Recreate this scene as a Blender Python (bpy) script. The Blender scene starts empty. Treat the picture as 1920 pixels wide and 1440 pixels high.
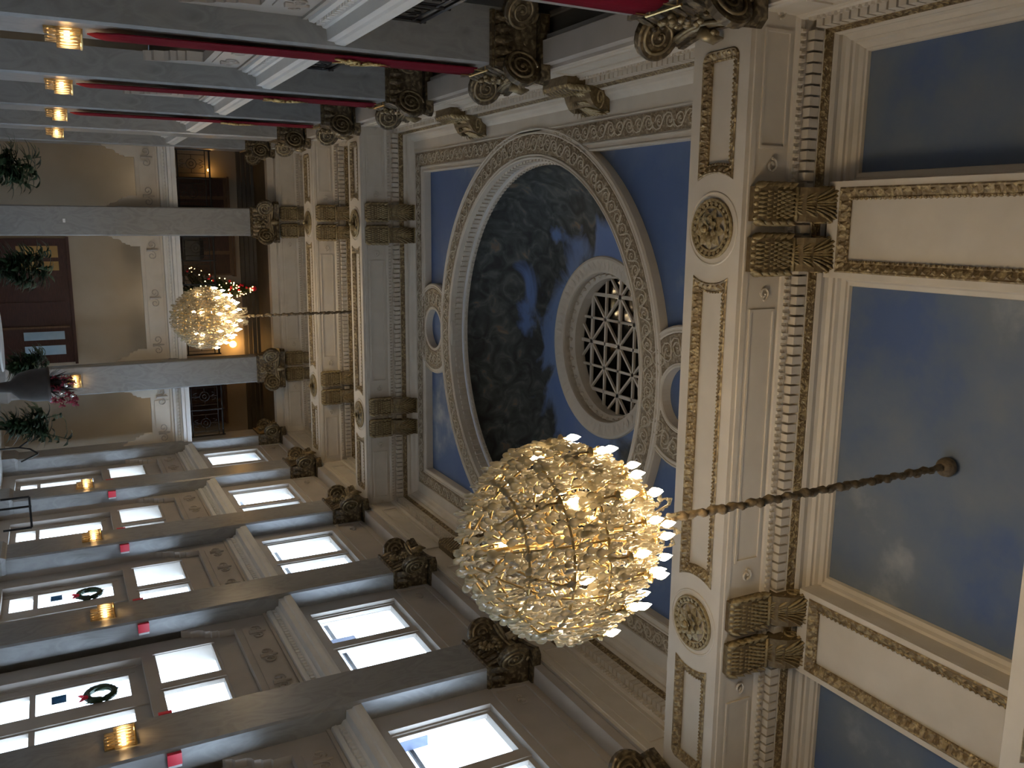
import bpy, math, random
from mathutils import Vector, Matrix
from mathutils.geometry import tessellate_polygon
random.seed(7)
SC = bpy.context.scene
COL = SC.collection
PI = math.pi
# ------------------------------------------------------------------ camera
yaw, pitch, roll, FPX = .2073, .4783, -.0875, 1623.28
F = Vector((math.sin(yaw)*math.cos(pitch), math.cos(yaw)*math.cos(pitch), math.sin(pitch)))
R0 = Vector((math.cos(yaw), -math.sin(yaw), 0)); U0 = R0.cross(F)
RR = R0*math.cos(roll) + U0*math.sin(roll); UU = RR.cross(F)
cam_d = bpy.data.cameras.new('camera'); cam = bpy.data.objects.new('camera', cam_d); COL.objects.link(cam)
cam_d.sensor_fit = 'HORIZONTAL'; cam_d.sensor_width = 36; cam_d.lens = FPX/1920*36; cam_d.clip_start = .05; cam_d.clip_end = 300
Xc, Yc, Zc = UU, -RR, -F          # the phone was held on its side: the picture's right is the room's up
cam.matrix_world = Matrix(((Xc.x, Yc.x, Zc.x, 0), (Xc.y, Yc.y, Zc.y, 0), (Xc.z, Yc.z, Zc.z, 1.6), (0, 0, 0, 1)))
SC.camera = cam
# ------------------------------------------------------------------ world, exposure
vs = SC.view_settings
SC.display_settings.display_device = 'sRGB'
vs.view_transform = 'Standard'; vs.look = 'None'; vs.gamma = 1; vs.use_curve_mapping = False
vs.exposure = 0.0
WORLD_STRENGTH = 18.0
W = bpy.data.worlds.new('daylight'); SC.world = W; W.use_nodes = True
bg = W.node_tree.nodes['Background']; bg.inputs[0].default_value = (.60, .77, 1, 1); bg.inputs[1].default_value = WORLD_STRENGTH
SC.cycles.max_bounces = 7; SC.cycles.diffuse_bounces = 4; SC.cycles.glossy_bounces = 3
SC.cycles.transmission_bounces = 4; SC.cycles.transparent_max_bounces = 10
SC.cycles.caustics_reflective = False; SC.cycles.caustics_refractive = False
SC.cycles.sample_clamp_indirect = 4; SC.cycles.use_denoising = True
CHAND_POWER = 13.0       # each of the lamps in a chandelier's heart
SCONCE_POWER = 3.0
# ------------------------------------------------------------------ materials
def nt(name):
    m = bpy.data.materials.new(name); m.use_nodes = True
    n = m.node_tree; b = n.nodes['Principled BSDF']; return m, n, b
def N(n, t, **k):
    x = n.nodes.new(t)
    for a, v in k.items():
        if a.startswith('i_'):
            key = a[2:]; x.inputs[int(key) if key.isdigit() else key].default_value = v
        else: setattr(x, a, v)
    return x
def ramp(n, src, stops):
    r = N(n, 'ShaderNodeValToRGB'); e = r.color_ramp.elements
    while len(e) < len(stops): e.new(.5)
    for q, (p, c) in zip(e, stops): q.position = p; q.color = (*c, 1)
    n.links.new(src, r.inputs[0]); return r
def coords(n, scale=(1, 1, 1)):
    t = N(n, 'ShaderNodeTexCoord'); m = N(n, 'ShaderNodeMapping'); m.inputs['Scale'].default_value = scale
    n.links.new(t.outputs['Object'], m.inputs[0]); return m.outputs[0]
def bump(n, b, src, strength, dist=.02):
    q = N(n, 'ShaderNodeBump'); q.inputs['Strength'].default_value = strength; q.inputs['Distance'].default_value = dist
    n.links.new(src, q.inputs['Height']); n.links.new(q.outputs[0], b.inputs['Normal'])
def noisy(name, stops, scale=4, rough=.6, metal=0, bstr=0, bdist=.01, detail=4, stretch=(1, 1, 1), spec=.4, dist=0):
    m, n, b = nt(name); v = coords(n, stretch)
    t = N(n, 'ShaderNodeTexNoise'); t.inputs['Scale'].default_value = scale; t.inputs['Detail'].default_value = detail; t.inputs['Distortion'].default_value = dist
    n.links.new(v, t.inputs['Vector']); r = ramp(n, t.outputs[0], stops); n.links.new(r.outputs[0], b.inputs['Base Color'])
    b.inputs['Roughness'].default_value = rough; b.inputs['Metallic'].default_value = metal; b.inputs['Specular IOR Level'].default_value = spec
    if bstr: bump(n, b, t.outputs[0], bstr, bdist)
    return m
def emit(name, col, s):
    m, n, b = nt(name); b.inputs['Base Color'].default_value = (*col, 1); b.inputs['Emission Color'].default_value = (*col, 1); b.inputs['Emission Strength'].default_value = s
    return m
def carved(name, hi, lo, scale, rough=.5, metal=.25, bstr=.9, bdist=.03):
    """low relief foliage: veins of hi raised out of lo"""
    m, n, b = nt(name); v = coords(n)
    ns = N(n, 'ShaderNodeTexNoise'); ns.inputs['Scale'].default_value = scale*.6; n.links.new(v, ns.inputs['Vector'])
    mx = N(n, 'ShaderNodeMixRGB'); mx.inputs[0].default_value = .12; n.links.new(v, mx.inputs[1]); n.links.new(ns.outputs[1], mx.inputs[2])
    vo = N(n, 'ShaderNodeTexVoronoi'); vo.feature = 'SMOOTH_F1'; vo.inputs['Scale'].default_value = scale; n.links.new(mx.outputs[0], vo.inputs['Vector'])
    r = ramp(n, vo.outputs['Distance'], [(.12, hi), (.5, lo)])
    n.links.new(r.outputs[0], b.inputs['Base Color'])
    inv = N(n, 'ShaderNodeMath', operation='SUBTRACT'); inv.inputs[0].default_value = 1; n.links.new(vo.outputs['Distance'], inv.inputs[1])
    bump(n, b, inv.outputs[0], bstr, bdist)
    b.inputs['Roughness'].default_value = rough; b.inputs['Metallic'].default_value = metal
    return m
M = {}
M['cream'] = noisy('cream_plaster', [(.3, (.56, .50, .41)), (.7, (.62, .555, .46))], 3, .6)
M['wallpaint'] = noisy('taupe_wall_paint', [(.3, (.40, .36, .31)), (.7, (.46, .41, .355))], 2, .6)
M['ledge'] = noisy('white_ledge_paint', [(.3, (.70, .69, .66)), (.7, (.76, .75, .72))], 3, .5)
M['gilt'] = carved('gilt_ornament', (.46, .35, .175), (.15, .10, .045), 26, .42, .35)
M['giltdark'] = noisy('dark_gilt_ground', [(.3, (.11, .075, .035)), (.7, (.20, .145, .07))], 20, .5, .3, .4, .01)
M['giltfine'] = noisy('gilt_moulding', [(.3, (.22, .16, .075)), (.7, (.45, .345, .175))], 30, .42, .35, .6, .01)
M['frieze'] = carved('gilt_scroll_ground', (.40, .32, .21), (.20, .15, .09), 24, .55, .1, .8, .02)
M['friezehi'] = noisy('gilt_scroll_relief', [(.3, (.40, .335, .235)), (.7, (.54, .47, .36))], 12, .5, .1)
M['framegilt'] = carved('gilt_frame_leaf', (.50, .39, .21), (.20, .14, .07), 22, .45, .25, .9, .02)
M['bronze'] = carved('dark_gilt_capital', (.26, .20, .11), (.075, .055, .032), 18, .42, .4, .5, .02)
M['bronzehi'] = noisy('gilt_capital_scroll', [(.3, (.16, .12, .07)), (.7, (.36, .285, .16))], 12, .38, .45, .3)
M['marble'] = noisy('grey_veined_marble', [(.25, (.20, .20, .195)), (.48, (.30, .298, .29)), (.6, (.245, .243, .238)), (.8, (.36, .358, .35))], 2.6, .32, 0, 0, stretch=(1, 1, .5), detail=9, dist=1.6)
def sky_mat(name, off, dark=1, stops=None):
    m, n, b = nt(name); v = coords(n, (.45, .45, .45))
    t = N(n, 'ShaderNodeTexNoise'); t.inputs['Scale'].default_value = 1.5; t.inputs['Detail'].default_value = 7; t.inputs['Roughness'].default_value = .58
    a = N(n, 'ShaderNodeVectorMath', operation='ADD'); a.inputs[1].default_value = off; n.links.new(v, a.inputs[0]); n.links.new(a.outputs[0], t.inputs['Vector'])
    r = ramp(n, t.outputs[0], stops or [(.36, (.11*dark, .17*dark, .37*dark)), (.50, (.15*dark, .205*dark, .36*dark)), (.60, (.21*dark, .255*dark, .36*dark)), (.76, (.42, .44, .46))])
    n.links.new(r.outputs[0], b.inputs['Base Color']); b.inputs['Roughness'].default_value = .75; return m
M['sky'] = sky_mat('painted_sky', (3.1, 7.7, 0), 1, [(.34, (.07, .11, .23)), (.46, (.105, .14, .205)), (.60, (.145, .17, .205)), (.76, (.34, .35, .36))])
M['skyblue'] = sky_mat('painted_deep_sky', (1.2, 1.9, 0), 1, [(.38, (.072, .115, .235)), (.54, (.095, .14, .25)), (.62, (.16, .20, .28)), (.72, (.36, .38, .40))])
def mural_mat():
    m, n, b = nt('painted_dome_mural'); v = coords(n, (1, 1, 1))
    t = N(n, 'ShaderNodeTexNoise'); t.inputs['Scale'].default_value = .95; t.inputs['Detail'].default_value = 5; t.inputs['Distortion'].default_value = .8; n.links.new(v, t.inputs['Vector'])
    s = N(n, 'ShaderNodeSeparateXYZ'); n.links.new(v, s.inputs[0])
    xx = N(n, 'ShaderNodeMath', operation='POWER'); n.links.new(s.outputs[0], xx.inputs[0]); xx.inputs[1].default_value = 2
    yy = N(n, 'ShaderNodeMath', operation='POWER'); n.links.new(s.outputs[1], yy.inputs[0]); yy.inputs[1].default_value = 2
    su = N(n, 'ShaderNodeMath', operation='ADD'); n.links.new(xx.outputs[0], su.inputs[0]); n.links.new(yy.outputs[0], su.inputs[1])
    sq = N(n, 'ShaderNodeMath', operation='SQRT'); n.links.new(su.outputs[0], sq.inputs[0])
    k = N(n, 'ShaderNodeMath', operation='MULTIPLY_ADD'); n.links.new(t.outputs[0], k.inputs[0]); k.inputs[1].default_value = 3.0; n.links.new(sq.outputs[0], k.inputs[2])
    mr = N(n, 'ShaderNodeMapRange'); mr.inputs['From Min'].default_value = 3.5; mr.inputs['From Max'].default_value = 3.85; n.links.new(k.outputs[0], mr.inputs[0])
    blue = ramp(n, t.outputs[0], [(.3, (.10, .165, .36)), (.7, (.16, .22, .36))])
    t2 = N(n, 'ShaderNodeTexNoise'); t2.inputs['Scale'].default_value = 2.7; t2.inputs['Detail'].default_value = 8; t2.inputs['Distortion'].default_value = 1.4; n.links.new(v, t2.inputs['Vector'])
    fig = ramp(n, t2.outputs[0], [(.30, (.012, .012, .011)), (.45, (.028, .031, .029)), (.56, (.052, .058, .052)), (.63, (.085, .09, .078)), (.70, (.15, .10, .06)), (.82, (.24, .22, .18))])
    mx = N(n, 'ShaderNodeMixRGB'); n.links.new(mr.outputs[0], mx.inputs[0]); n.links.new(blue.outputs[0], mx.inputs[1]); n.links.new(fig.outputs[0], mx.inputs[2])
    n.links.new(mx.outputs[0], b.inputs['Base Color']); b.inputs['Roughness'].default_value = .7; return m
M['mural'] = mural_mat()
M['red'] = noisy('dark_red_cloth', [(.3, (.105, .004, .010)), (.7, (.135, .005, .014))], 20, .9, spec=.08)
M['redbox'] = noisy('red_enamel', [(.3, (.75, .02, .05)), (.7, (.8, .03, .06))], 5, .35)
M['white'] = noisy('white_plastic', [(.3, (.8, .8, .8)), (.7, (.85, .85, .85))], 5, .4)
M['goldthread'] = noisy('gold_thread', [(.3, (.40, .28, .09)), (.7, (.6, .45, .2))], 40, .4, .5)
M['iron'] = noisy('black_iron', [(.3, (.012, .012, .013)), (.7, (.025, .025, .026))], 8, .45, .3)
M['brass'] = noisy('gilt_brass', [(.3, (.50, .33, .12)), (.7, (.70, .50, .22))], 9, .28, .9)
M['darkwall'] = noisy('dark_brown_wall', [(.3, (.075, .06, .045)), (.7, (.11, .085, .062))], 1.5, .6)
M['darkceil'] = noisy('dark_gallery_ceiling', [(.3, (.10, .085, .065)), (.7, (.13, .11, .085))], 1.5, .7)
M['tan'] = noisy('tan_wall_paint', [(.3, (.36, .30, .22)), (.7, (.40, .335, .25))], 1.2, .7)
M['wood'] = noisy('dark_mahogany', [(.3, (.030, .012, .010)), (.7, (.065, .024, .018))], 5, .35, stretch=(1, 1, 8))
M['wood2'] = noisy('brown_cabinet_wood', [(.3, (.10, .055, .03)), (.7, (.16, .09, .05))], 5, .4, stretch=(1, 1, 8))
M['floor'] = noisy('polished_stone_floor', [(.3, (.46, .45, .43)), (.7, (.56, .55, .53))], 1.3, .25)
M['leaf'] = noisy('green_leaf', [(.3, (.010, .028, .012)), (.7, (.03, .065, .028))], 9, .5)
M['flower'] = noisy('dark_red_flower', [(.3, (.16, .008, .02)), (.7, (.28, .015, .04))], 9, .6)
M['silver'] = noisy('silver_bauble', [(.3, (.7, .7, .7)), (.7, (.8, .8, .8))], 4, .15, 1)
M['pot'] = noisy('white_ceramic', [(.3, (.6, .6, .58)), (.7, (.68, .68, .66))], 4, .3)
M['urn'] = noisy('dark_urn', [(.3, (.02, .017, .015)), (.7, (.04, .032, .028))], 6, .4)
M['stone'] = noisy('pale_outdoor_stone', [(.3, (.68, .68, .66)), (.7, (.8, .8, .78))], 2, .8)
M['asphalt'] = noisy('grey_asphalt', [(.3, (.16, .16, .16)), (.7, (.22, .22, .22))], 2, .9)
M['palewin'] = noisy('pale_window_glass', [(.3, (.30, .34, .40)), (.7, (.36, .40, .46))], 1, .3)
M['bluegrey'] = noisy('blue_grey_panel', [(.3, (.055, .07, .115)), (.7, (.075, .095, .15))], 9, .6)
M['darkgrey'] = noisy('dark_grey_relief', [(.3, (.015, .015, .016)), (.7, (.025, .025, .027))], 14, .6, 0, .6, .03)
M['chain'] = noisy('bronze_chain_sleeve', [(.3, (.085, .062, .036)), (.7, (.18, .135, .08))], 30, .6, .1, .6, .01)
M['bulb'] = emit('warm_bulb', (1, .74, .42), 100)
M['bulbfar'] = emit('sconce_bulb', (1, .60, .24), 26)
M['fillglow'] = emit('fill_lamp_glow', (1, .85, .65), 4)  # glow of the fill lamps added under the galleries
M['lampglow'] = emit('amber_lamp_glass', (1, .50, .10), 12)
M['fairy'] = emit('fairy_light', (1, .58, .2), 14)
M['tv'] = noisy('black_leather', [(.3, (.008, .008, .009)), (.7, (.014, .014, .015))], 6, .4)
def glass(name, mixw, tint=(1, 1, 1)):
    m = bpy.data.materials.new(name); m.use_nodes = True; n = m.node_tree; n.nodes.clear()
    o = N(n, 'ShaderNodeOutputMaterial'); a = N(n, 'ShaderNodeBsdfTransparent'); a.inputs[0].default_value = (*tint, 1)
    g = N(n, 'ShaderNodeBsdfGlossy'); g.inputs['Roughness'].default_value = .05; x = N(n, 'ShaderNodeMixShader'); x.inputs[0].default_value = mixw
    n.links.new(a.outputs[0], x.inputs[1]); n.links.new(g.outputs[0], x.inputs[2]); n.links.new(x.outputs[0], o.inputs[0]); return m
M['pane'] = glass('window_glass', .05)
M['notice'] = glass('pale_blue_notice', .0, (.05, .075, .095))
M['darkpane'] = glass('skylight_glass', .02, (.5, .5, .5))
def crystal():
    m = bpy.data.materials.new('cut_crystal'); m.use_nodes = True; n = m.node_tree; n.nodes.clear()
    o = N(n, 'ShaderNodeOutputMaterial'); g = N(n, 'ShaderNodeBsdfGlass'); g.inputs['Roughness'].default_value = .08; g.inputs['IOR'].default_value = 1.5
    t = N(n, 'ShaderNodeBsdfTranslucent'); t.inputs[0].default_value = (1, .90, .64, 1)  # golden lamp glow put into the tint; the crystal itself is clear
    d = N(n, 'ShaderNodeBsdfDiffuse'); d.inputs[0].default_value = (.66, .59, .46, 1)
    x = N(n, 'ShaderNodeMixShader'); x.inputs[0].default_value = .18; y = N(n, 'ShaderNodeMixShader'); y.inputs[0].default_value = .36
    n.links.new(t.outputs[0], x.inputs[1]); n.links.new(d.outputs[0], x.inputs[2]); n.links.new(g.outputs[0], y.inputs[1]); n.links.new(x.outputs[0], y.inputs[2])
    n.links.new(y.outputs[0], o.inputs[0]); return m
M['crystal'] = crystal()
# ------------------------------------------------------------------ mesh builder
class MB:
    def __init__(s, mat=None): s.v = []; s.f = []; s.m = mat or Matrix.Identity(4); s.sm = False
    def add(s, vs, fs):
        b = len(s.v); s.v += [tuple(s.m @ Vector(p)) for p in vs]; s.f += [tuple(b+i for i in f) for f in fs]; return s
    def box(s, x0, x1, y0, y1, z0, z1):
        return s.add([(x0,y0,z0),(x1,y0,z0),(x1,y1,z0),(x0,y1,z0),(x0,y0,z1),(x1,y0,z1),(x1,y1,z1),(x0,y1,z1)],
                     [(0,3,2,1),(4,5,6,7),(0,1,5,4),(1,2,6,5),(2,3,7,6),(3,0,4,7)])
    def plate(s, outer, holes, to, t0, t1):
        """polygon with holes, thick from t0 to t1; to(u,v,t)->xyz"""
        loops = [outer]+holes; flat = [p for l in loops for p in l]
        tri = tessellate_polygon([[Vector((p[0], p[1], 0)) for p in l] for l in loops])
        n = len(flat); vs = [to(p[0], p[1], t0) for p in flat]+[to(p[0], p[1], t1) for p in flat]
        fs = [tuple(t) for t in tri]+[tuple(n+i for i in reversed(t)) for t in tri]; k = 0
        for l in loops:
            c = len(l)
            for i in range(c): j = (i+1) % c; fs.append((k+i, k+j, n+k+j, n+k+i))
            k += c
        return s.add(vs, fs)
    def sweep(s, prof, path, closed=False, flip=1, zc=True):
        """profile points (offset to the left of the path, z) along an xy path with mitred corners"""
        n = len(path); rows = []
        for i, p in enumerate(path):
            p = Vector(p[:2])
            a = Vector(path[i-1][:2]) if (closed or i > 0) else None; b = Vector(path[(i+1) % n][:2]) if (closed or i < n-1) else None
            d1 = (p-a).normalized() if a is not None else None; d2 = (b-p).normalized() if b is not None else None
            d1 = d1 if d1 is not None else d2; d2 = d2 if d2 is not None else d1
            n1 = Vector((-d1.y, d1.x)); n2 = Vector((-d2.y, d2.x)); m = (n1+n2).normalized(); m = m/max(.2, m.dot(n1))*flip
            rows.append([(p.x+m.x*o, p.y+m.y*o, z) for o, z in prof])
        k = len(prof); vs = [q for r in rows for q in r]; fs = []
        for i in range(n if closed else n-1):
            j = (i+1) % n
            for c in range(k-1): fs.append((i*k+c, j*k+c, j*k+c+1, i*k+c+1))
        if not closed: fs += [tuple(range(k)), tuple(range((n-1)*k, n*k))]
        return s.add(vs, fs)
    def lathe(s, prof, n=16, c=(0, 0, 0), arc=2*PI, a0=0):
        full = abs(arc-2*PI) < 1e-4; m = n if full else n+1; vs = []
        for i in range(m):
            a = a0+arc*i/n
            for r, z in prof: vs.append((c[0]+r*math.cos(a), c[1]+r*math.sin(a), c[2]+z))
        k = len(prof); fs = []
        for i in range(n):
            j = (i+1) % m
            for q in range(k-1): fs.append((i*k+q, j*k+q, j*k+q+1, i*k+q+1))
        return s.add(vs, fs)
    def tube(s, pts, r, n=6, closed=False, cap=True):
        pts = [Vector(p) for p in pts]; k = len(pts); vs = []; up = Vector((.13, .21, .97)).normalized()
        for i, p in enumerate(pts):
            a = pts[i-1] if (i or closed) else p; b = pts[(i+1) % k] if (i < k-1 or closed) else p
            t = (b-a).normalized() if (b-a).length > 1e-9 else Vector((0, 0, 1))
            e = t.cross(up); e = e.normalized() if e.length > .05 else t.cross(Vector((1, 0, 0))).normalized(); g = t.cross(e)
            rr = r[i] if isinstance(r, (list, tuple)) else r
            for q in range(n): w = 2*PI*q/n; vs.append(tuple(p+e*rr*math.cos(w)+g*rr*math.sin(w)))
        fs = []
        for i in range(k if closed else k-1):
            j = (i+1) % k
            for q in range(n): fs.append((i*n+q, i*n+(q+1) % n, j*n+(q+1) % n, j*n+q))
        if cap and not closed: fs += [tuple(range(n-1, -1, -1)), tuple((k-1)*n+q for q in range(n))]
        return s.add(vs, fs)
    def ball(s, c, r, n=8, m=5, sz=1):
        prof = [(max(1e-4, r*math.sin(PI*i/m)), -r*sz*math.cos(PI*i/m)) for i in range(m+1)]; return s.lathe(prof, n, c)
    def blade(s, base, tip, w, bend, nseg=4):
        """a tapering curved leaf with thickness"""
        b = Vector(base); t = Vector(tip); d = t-b; side = d.cross(Vector((0, 0, 1)))
        side = (side.normalized() if side.length > 1e-6 else Vector((1, 0, 0)))*w; nn = d.cross(side).normalized()*w*.15; vs = []; fs = []
        for i in range(nseg+1):
            q = i/nseg; c = b+d*q+Vector((0, 0, bend*(q-q*q)*4*.25 - bend*q*q*.5)); k = math.sin(PI*min(.97, .15+q*.85))
            vs += [tuple(c-side*k), tuple(c+nn*k), tuple(c+side*k), tuple(c-nn*k)]
        for i in range(nseg):
            for q in range(4): fs.append((i*4+q, i*4+(q+1) % 4, i*4+4+(q+1) % 4, i*4+4+q))
        return s.add(vs, fs)
    def build(s, name, mat, parent=None, smooth=False):
        me = bpy.data.meshes.new(name); me.from_pydata(s.v, [], s.f); me.materials.append(mat if not isinstance(mat, str) else M[mat])
        import bmesh
        bm = bmesh.new(); bm.from_mesh(me); bmesh.ops.recalc_face_normals(bm, faces=bm.faces); bm.to_mesh(me); bm.free()
        if smooth: me.polygons.foreach_set('use_smooth', [True]*len(me.polygons))
        o = bpy.data.objects.new(name, me); COL.objects.link(o)
        if parent: o.parent = parent
        return o
def tag(o, label=None, cat=None, group=None, kind=None):
    for k, v in (('label', label), ('category', cat), ('group', group), ('kind', kind)):
        if v: o[k] = v
    return o
def thing(name, label, cat, loc=(0, 0, 0), group=None, rz=0):
    o = bpy.data.objects.new(name, None); COL.objects.link(o); o.location = loc; o.rotation_euler.z = rz
    o.empty_display_size = .1
    return tag(o, label, cat, group)
def struct(o, label=None, cat=None): return tag(o, label, cat, None, 'structure')
def dup(o, loc=None, label=None, parent=None, sx=None):
    c = o.copy(); COL.objects.link(c)
    if parent: c.parent = parent
    if loc is not None: c.location = loc
    if label: c['label'] = label
    for ch in list(CH.get(o.name, o.children)): dup(ch, parent=c)
    return c
CH = {}
def lamp(name, loc, power, col, r, parent=None):
    d = bpy.data.lights.new(name, 'POINT'); d.energy = power; d.color = col; d.shadow_soft_size = r
    o = bpy.data.objects.new(name, d); COL.objects.link(o); o.location = loc
    if parent: o.parent = parent
    return o
XL, XR, XC = -2.03, 6.51, 2.24
WL, WR = -2.35, 6.83
def yk(k): return 6.64+4*k
ZS, ZSK = 7.71, 9.0
NUM = ['nearest', 'second', 'third', 'fourth', 'fifth', 'farthest']
# ------------------------------------------------------------------ shell
struct(MB().box(-6.2, 7.3, -6, 31, -.2, 0).build('floor', 'floor'), 'pale polished stone floor of the hall', 'floor')
struct(MB().box(-6.2, 7.3, -6.2, -6, 0, 9.2).build('wall_back', 'cream'), 'cream wall behind the viewer', 'wall')
def stepped(y0, y1, s=1):
    """underside of a lintel with stepped ogee corners, from y0 to y1"""
    h = [(0, 3.06), (.03, 3.09), (.05, 3.17), (.10, 3.20), (.11, 3.34), (.15, 3.40), (.21, 3.42), (.22, 3.50), (.26, 3.52), (.27, 3.62), (.31, 3.64), (.31, 3.88)]
    return [(y0+a, z) for a, z in h]+[(y1-a, z) for a, z in reversed(h)]
BAYS = [-2, -1, 0, 1, 2, 3, 4]
wl = MB(); wr = MB(); orn = []
toL = lambda u, v, t: (t, u, v)
for k in BAYS:
    a, b = yk(k)+.9, yk(k+1)
    lint = stepped(a, b)
    wl.plate([(a, 4.62), (b, 4.62)]+list(reversed(lint)), [], toL, WL, WL-.14)
    # raised frieze field and bead lines
    wl.box(WL-.01, WL+.018, a+.42, b-.42, 3.98, 4.38); wl.box(WL-.01, WL+.03, a, b, 4.42, 4.47)
    wr.plate([(a, 4.62), (b, 4.62)]+list(reversed(lint)), [], toL, WR, WR+.12)
    wr.box(WR-.018, WR+.01, a+.42, b-.42, 3.98, 4.38); wr.box(WR-.03, WR+.01, a, b, 4.42, 4.47)
    c = (a+b)/2
    up = [(c-1.17, 5.17), (c+1.17, 5.17), (c+1.17, 6.73), (c-1.17, 6.73)]
    wr.plate([(a, 4.62), (b, 4.62), (b, 7.71), (a, 7.71)], [up], toL, WR, WR+.16)
    wr.box(WR-.03, WR+.01, a+.12, b-.12, 6.86, 6.92); wr.box(WR-.03, WR+.01, a+.12, b-.12, 7.42, 7.48)
    for yy in (a+.12, b-.18): wr.box(WR-.03, WR+.01, yy, yy+.06, 6.92, 7.42)
    mid = [(c-1.13, 2.56), (c+1.13, 2.56), (c+1.13, 3.53), (c-1.13, 3.53)]
    low = [(c-1.14, .30), (c+1.14, .30), (c+1.14, 2.40), (c-1.14, 2.40)]
    wr.plate([(a, 0), (b, 0), (b, 4.0), (a, 4.0)], [mid, low], toL, WR+.121, WR+.45)
    for yy in (yk(k), ):
        wr.box(WR, WR+.45, yy, yy+.9, 0, 7.71)
    wr.box(WR+.161, WR+.45, a, b, 6.8, 7.71); wr.box(WR+.162, WR+.45, a, b, 3.9, 5.1)
    # underside of the architrave that bridges the bays, both sides
    wl.box(WL-.02, XL-.04, a, b, 7.56, 7.70); wl.box(WL-.10, WL-.021, a, b, 7.62, 7.70); wr.box(XR+.04, WR-.001, a, b, 7.56, 7.70)
wl.box(WL-.10, XL-.001, -6, yk(5)+.9, 7.712, 9.2); wr.box(XR+.001, 7.28, -6, yk(5)+.9, 7.712, 9.2)
wl.box(WL-.3, WL, -6, yk(-2), 0, 7.7); wr.box(WR, WR+.45, -6, yk(-2), 0, 7.7)
struct(wl.build('wall_left', 'wallpaint'), 'cream arcaded wall below the gallery, facing the windows', 'wall')
struct(wr.build('wall_right', 'wallpaint'), 'taupe panelled wall that holds the windows', 'wall')
# far wall
wf = MB(); YF = 26.96; toF = lambda u, v, t: (u, t, v)
FB = [(XL, -.36), (.43, 4.0), (4.82, XR)]
for a, b in FB:
    wf.plate([(a, 4.62), (b, 4.62)]+list(reversed(stepped(a, b) if b-a > 2 else [(a+(x-a)*1, z) for x, z in stepped(a, b)])), [], toF, YF, YF+.12)
    wf.box(a+.42, b-.42, YF-.018, YF+.01, 3.98, 4.38); wf.box(a, b, YF-.03, YF+.01, 4.42, 4.47)
    wf.box(a, b, YF-.02, YF+.3, 7.52, 7.71)
wf.box(-2.8, 7.28, 26.70, 27.3, 7.712, 9.2)
struct(wf.build('wall_far', 'cream'), 'cream wall with stepped openings at the far end', 'wall')
struct(MB().box(-6.2, 7.3, 28.5, 28.8, 0, 4.6).build('wall_entrance', 'tan'), 'tan wall seen through the far openings', 'wall')
struct(MB().box(-6.2, 7.3, 30.6, 30.9, 4.9, 7.8).build('wall_gallery', 'tan'), 'dim tan wall of the far gallery', 'wall')
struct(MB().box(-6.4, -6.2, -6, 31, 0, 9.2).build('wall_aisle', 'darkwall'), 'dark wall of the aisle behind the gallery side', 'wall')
struct(MB().box(7.28, 7.4, 26.9, 31, 0, 7.8).build('wall_end', 'tan'), 'side wall of the far gallery', 'wall')
# gallery slabs and ceilings
g = MB(); g.box(-6.2, WL-.31, -6, 27.26, 4.5, 4.9); g.box(-6.2, 7.28, 27.27, 30.6, 4.62, 4.9)
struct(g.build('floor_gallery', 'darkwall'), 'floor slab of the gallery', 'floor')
g = MB(); g.box(-6.2, WL-.11, -6, 27.30, 7.74, 7.9); g.box(-3.6, -3.5, -6, 27.2, 7.68, 7.74); g.box(-2.75, -2.7, -6, 27.2, 7.68, 7.74); g.box(-2.8, 7.28, 27.31, 31, 7.75, 7.9)
for i in range(4): g.box(-6.2, 7.28, 30.6-.14*(i+1), 30.6, 7.3+.12*i, 7.75)
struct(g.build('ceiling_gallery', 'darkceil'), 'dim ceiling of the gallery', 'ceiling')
struct(MB().box(-2.62, -2.46, 27.31, 30.59, 4.91, 7.73).build('wall_daylight_block', 'darkwall'), 'dark wall added to keep daylight out of the far gallery', 'wall')  # invented side wall, put in to keep this gallery bay dark
# ------------------------------------------------------------------ ledges (one per bay)
LP = [(0, 4.48), (.05, 4.50), (.06, 4.56), (.05, 4.57), (.05, 4.63), (.10, 4.66), (.11, 4.70), (.24, 4.71), (.245, 4.79), (.27, 4.81), (.28, 4.88), (.28, 4.925), (-.02, 4.95), (-.02, 4.48)]
def ledge(p0, p1, label, n):
    m = MB(); m.sweep(LP, [p0, p1])
    d = (Vector(p1)-Vector(p0)); L = d.length; d.normalize(); nn = Vector((-d.y, d.x)); q = .06
    while q < L-.06:
        c = Vector(p0)+d*q; a = c+nn*.05; b = c+nn*.085; e = d*.028
        m.add([(*(a-e), 4.575), (*(a+e), 4.575), (*(b+e), 4.575), (*(b-e), 4.575), (*(a-e), 4.64), (*(a+e), 4.64), (*(b+e), 4.64), (*(b-e), 4.64)], [(0,1,2,3),(4,5,6,7),(2,3,7,6),(0,3,7,4),(1,2,6,5)]); q += .1
    struct(m.build('trim_%d' % n, 'ledge'), label, 'ledge')
n = 1
for k in [0, 1, 2, 3, 4]:
    ledge((WL, yk(k+1)-.001), (WL, yk(k)+.901), 'white moulded ledge under the gallery railing, %s bay' % NUM[k], n); n += 1
    ledge((WR, yk(k)+.901), (WR, yk(k+1)-.001), 'moulded ledge under the upper windows, %s bay' % NUM[k], n); n += 1
for (a, b), w in zip(FB, ('end bay by the gallery side', 'middle bay', 'end bay by the window side')):
    ledge((b-.001, YF), (a+.001, YF), 'moulded ledge across the far wall, %s' % w, n); n += 1
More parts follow.
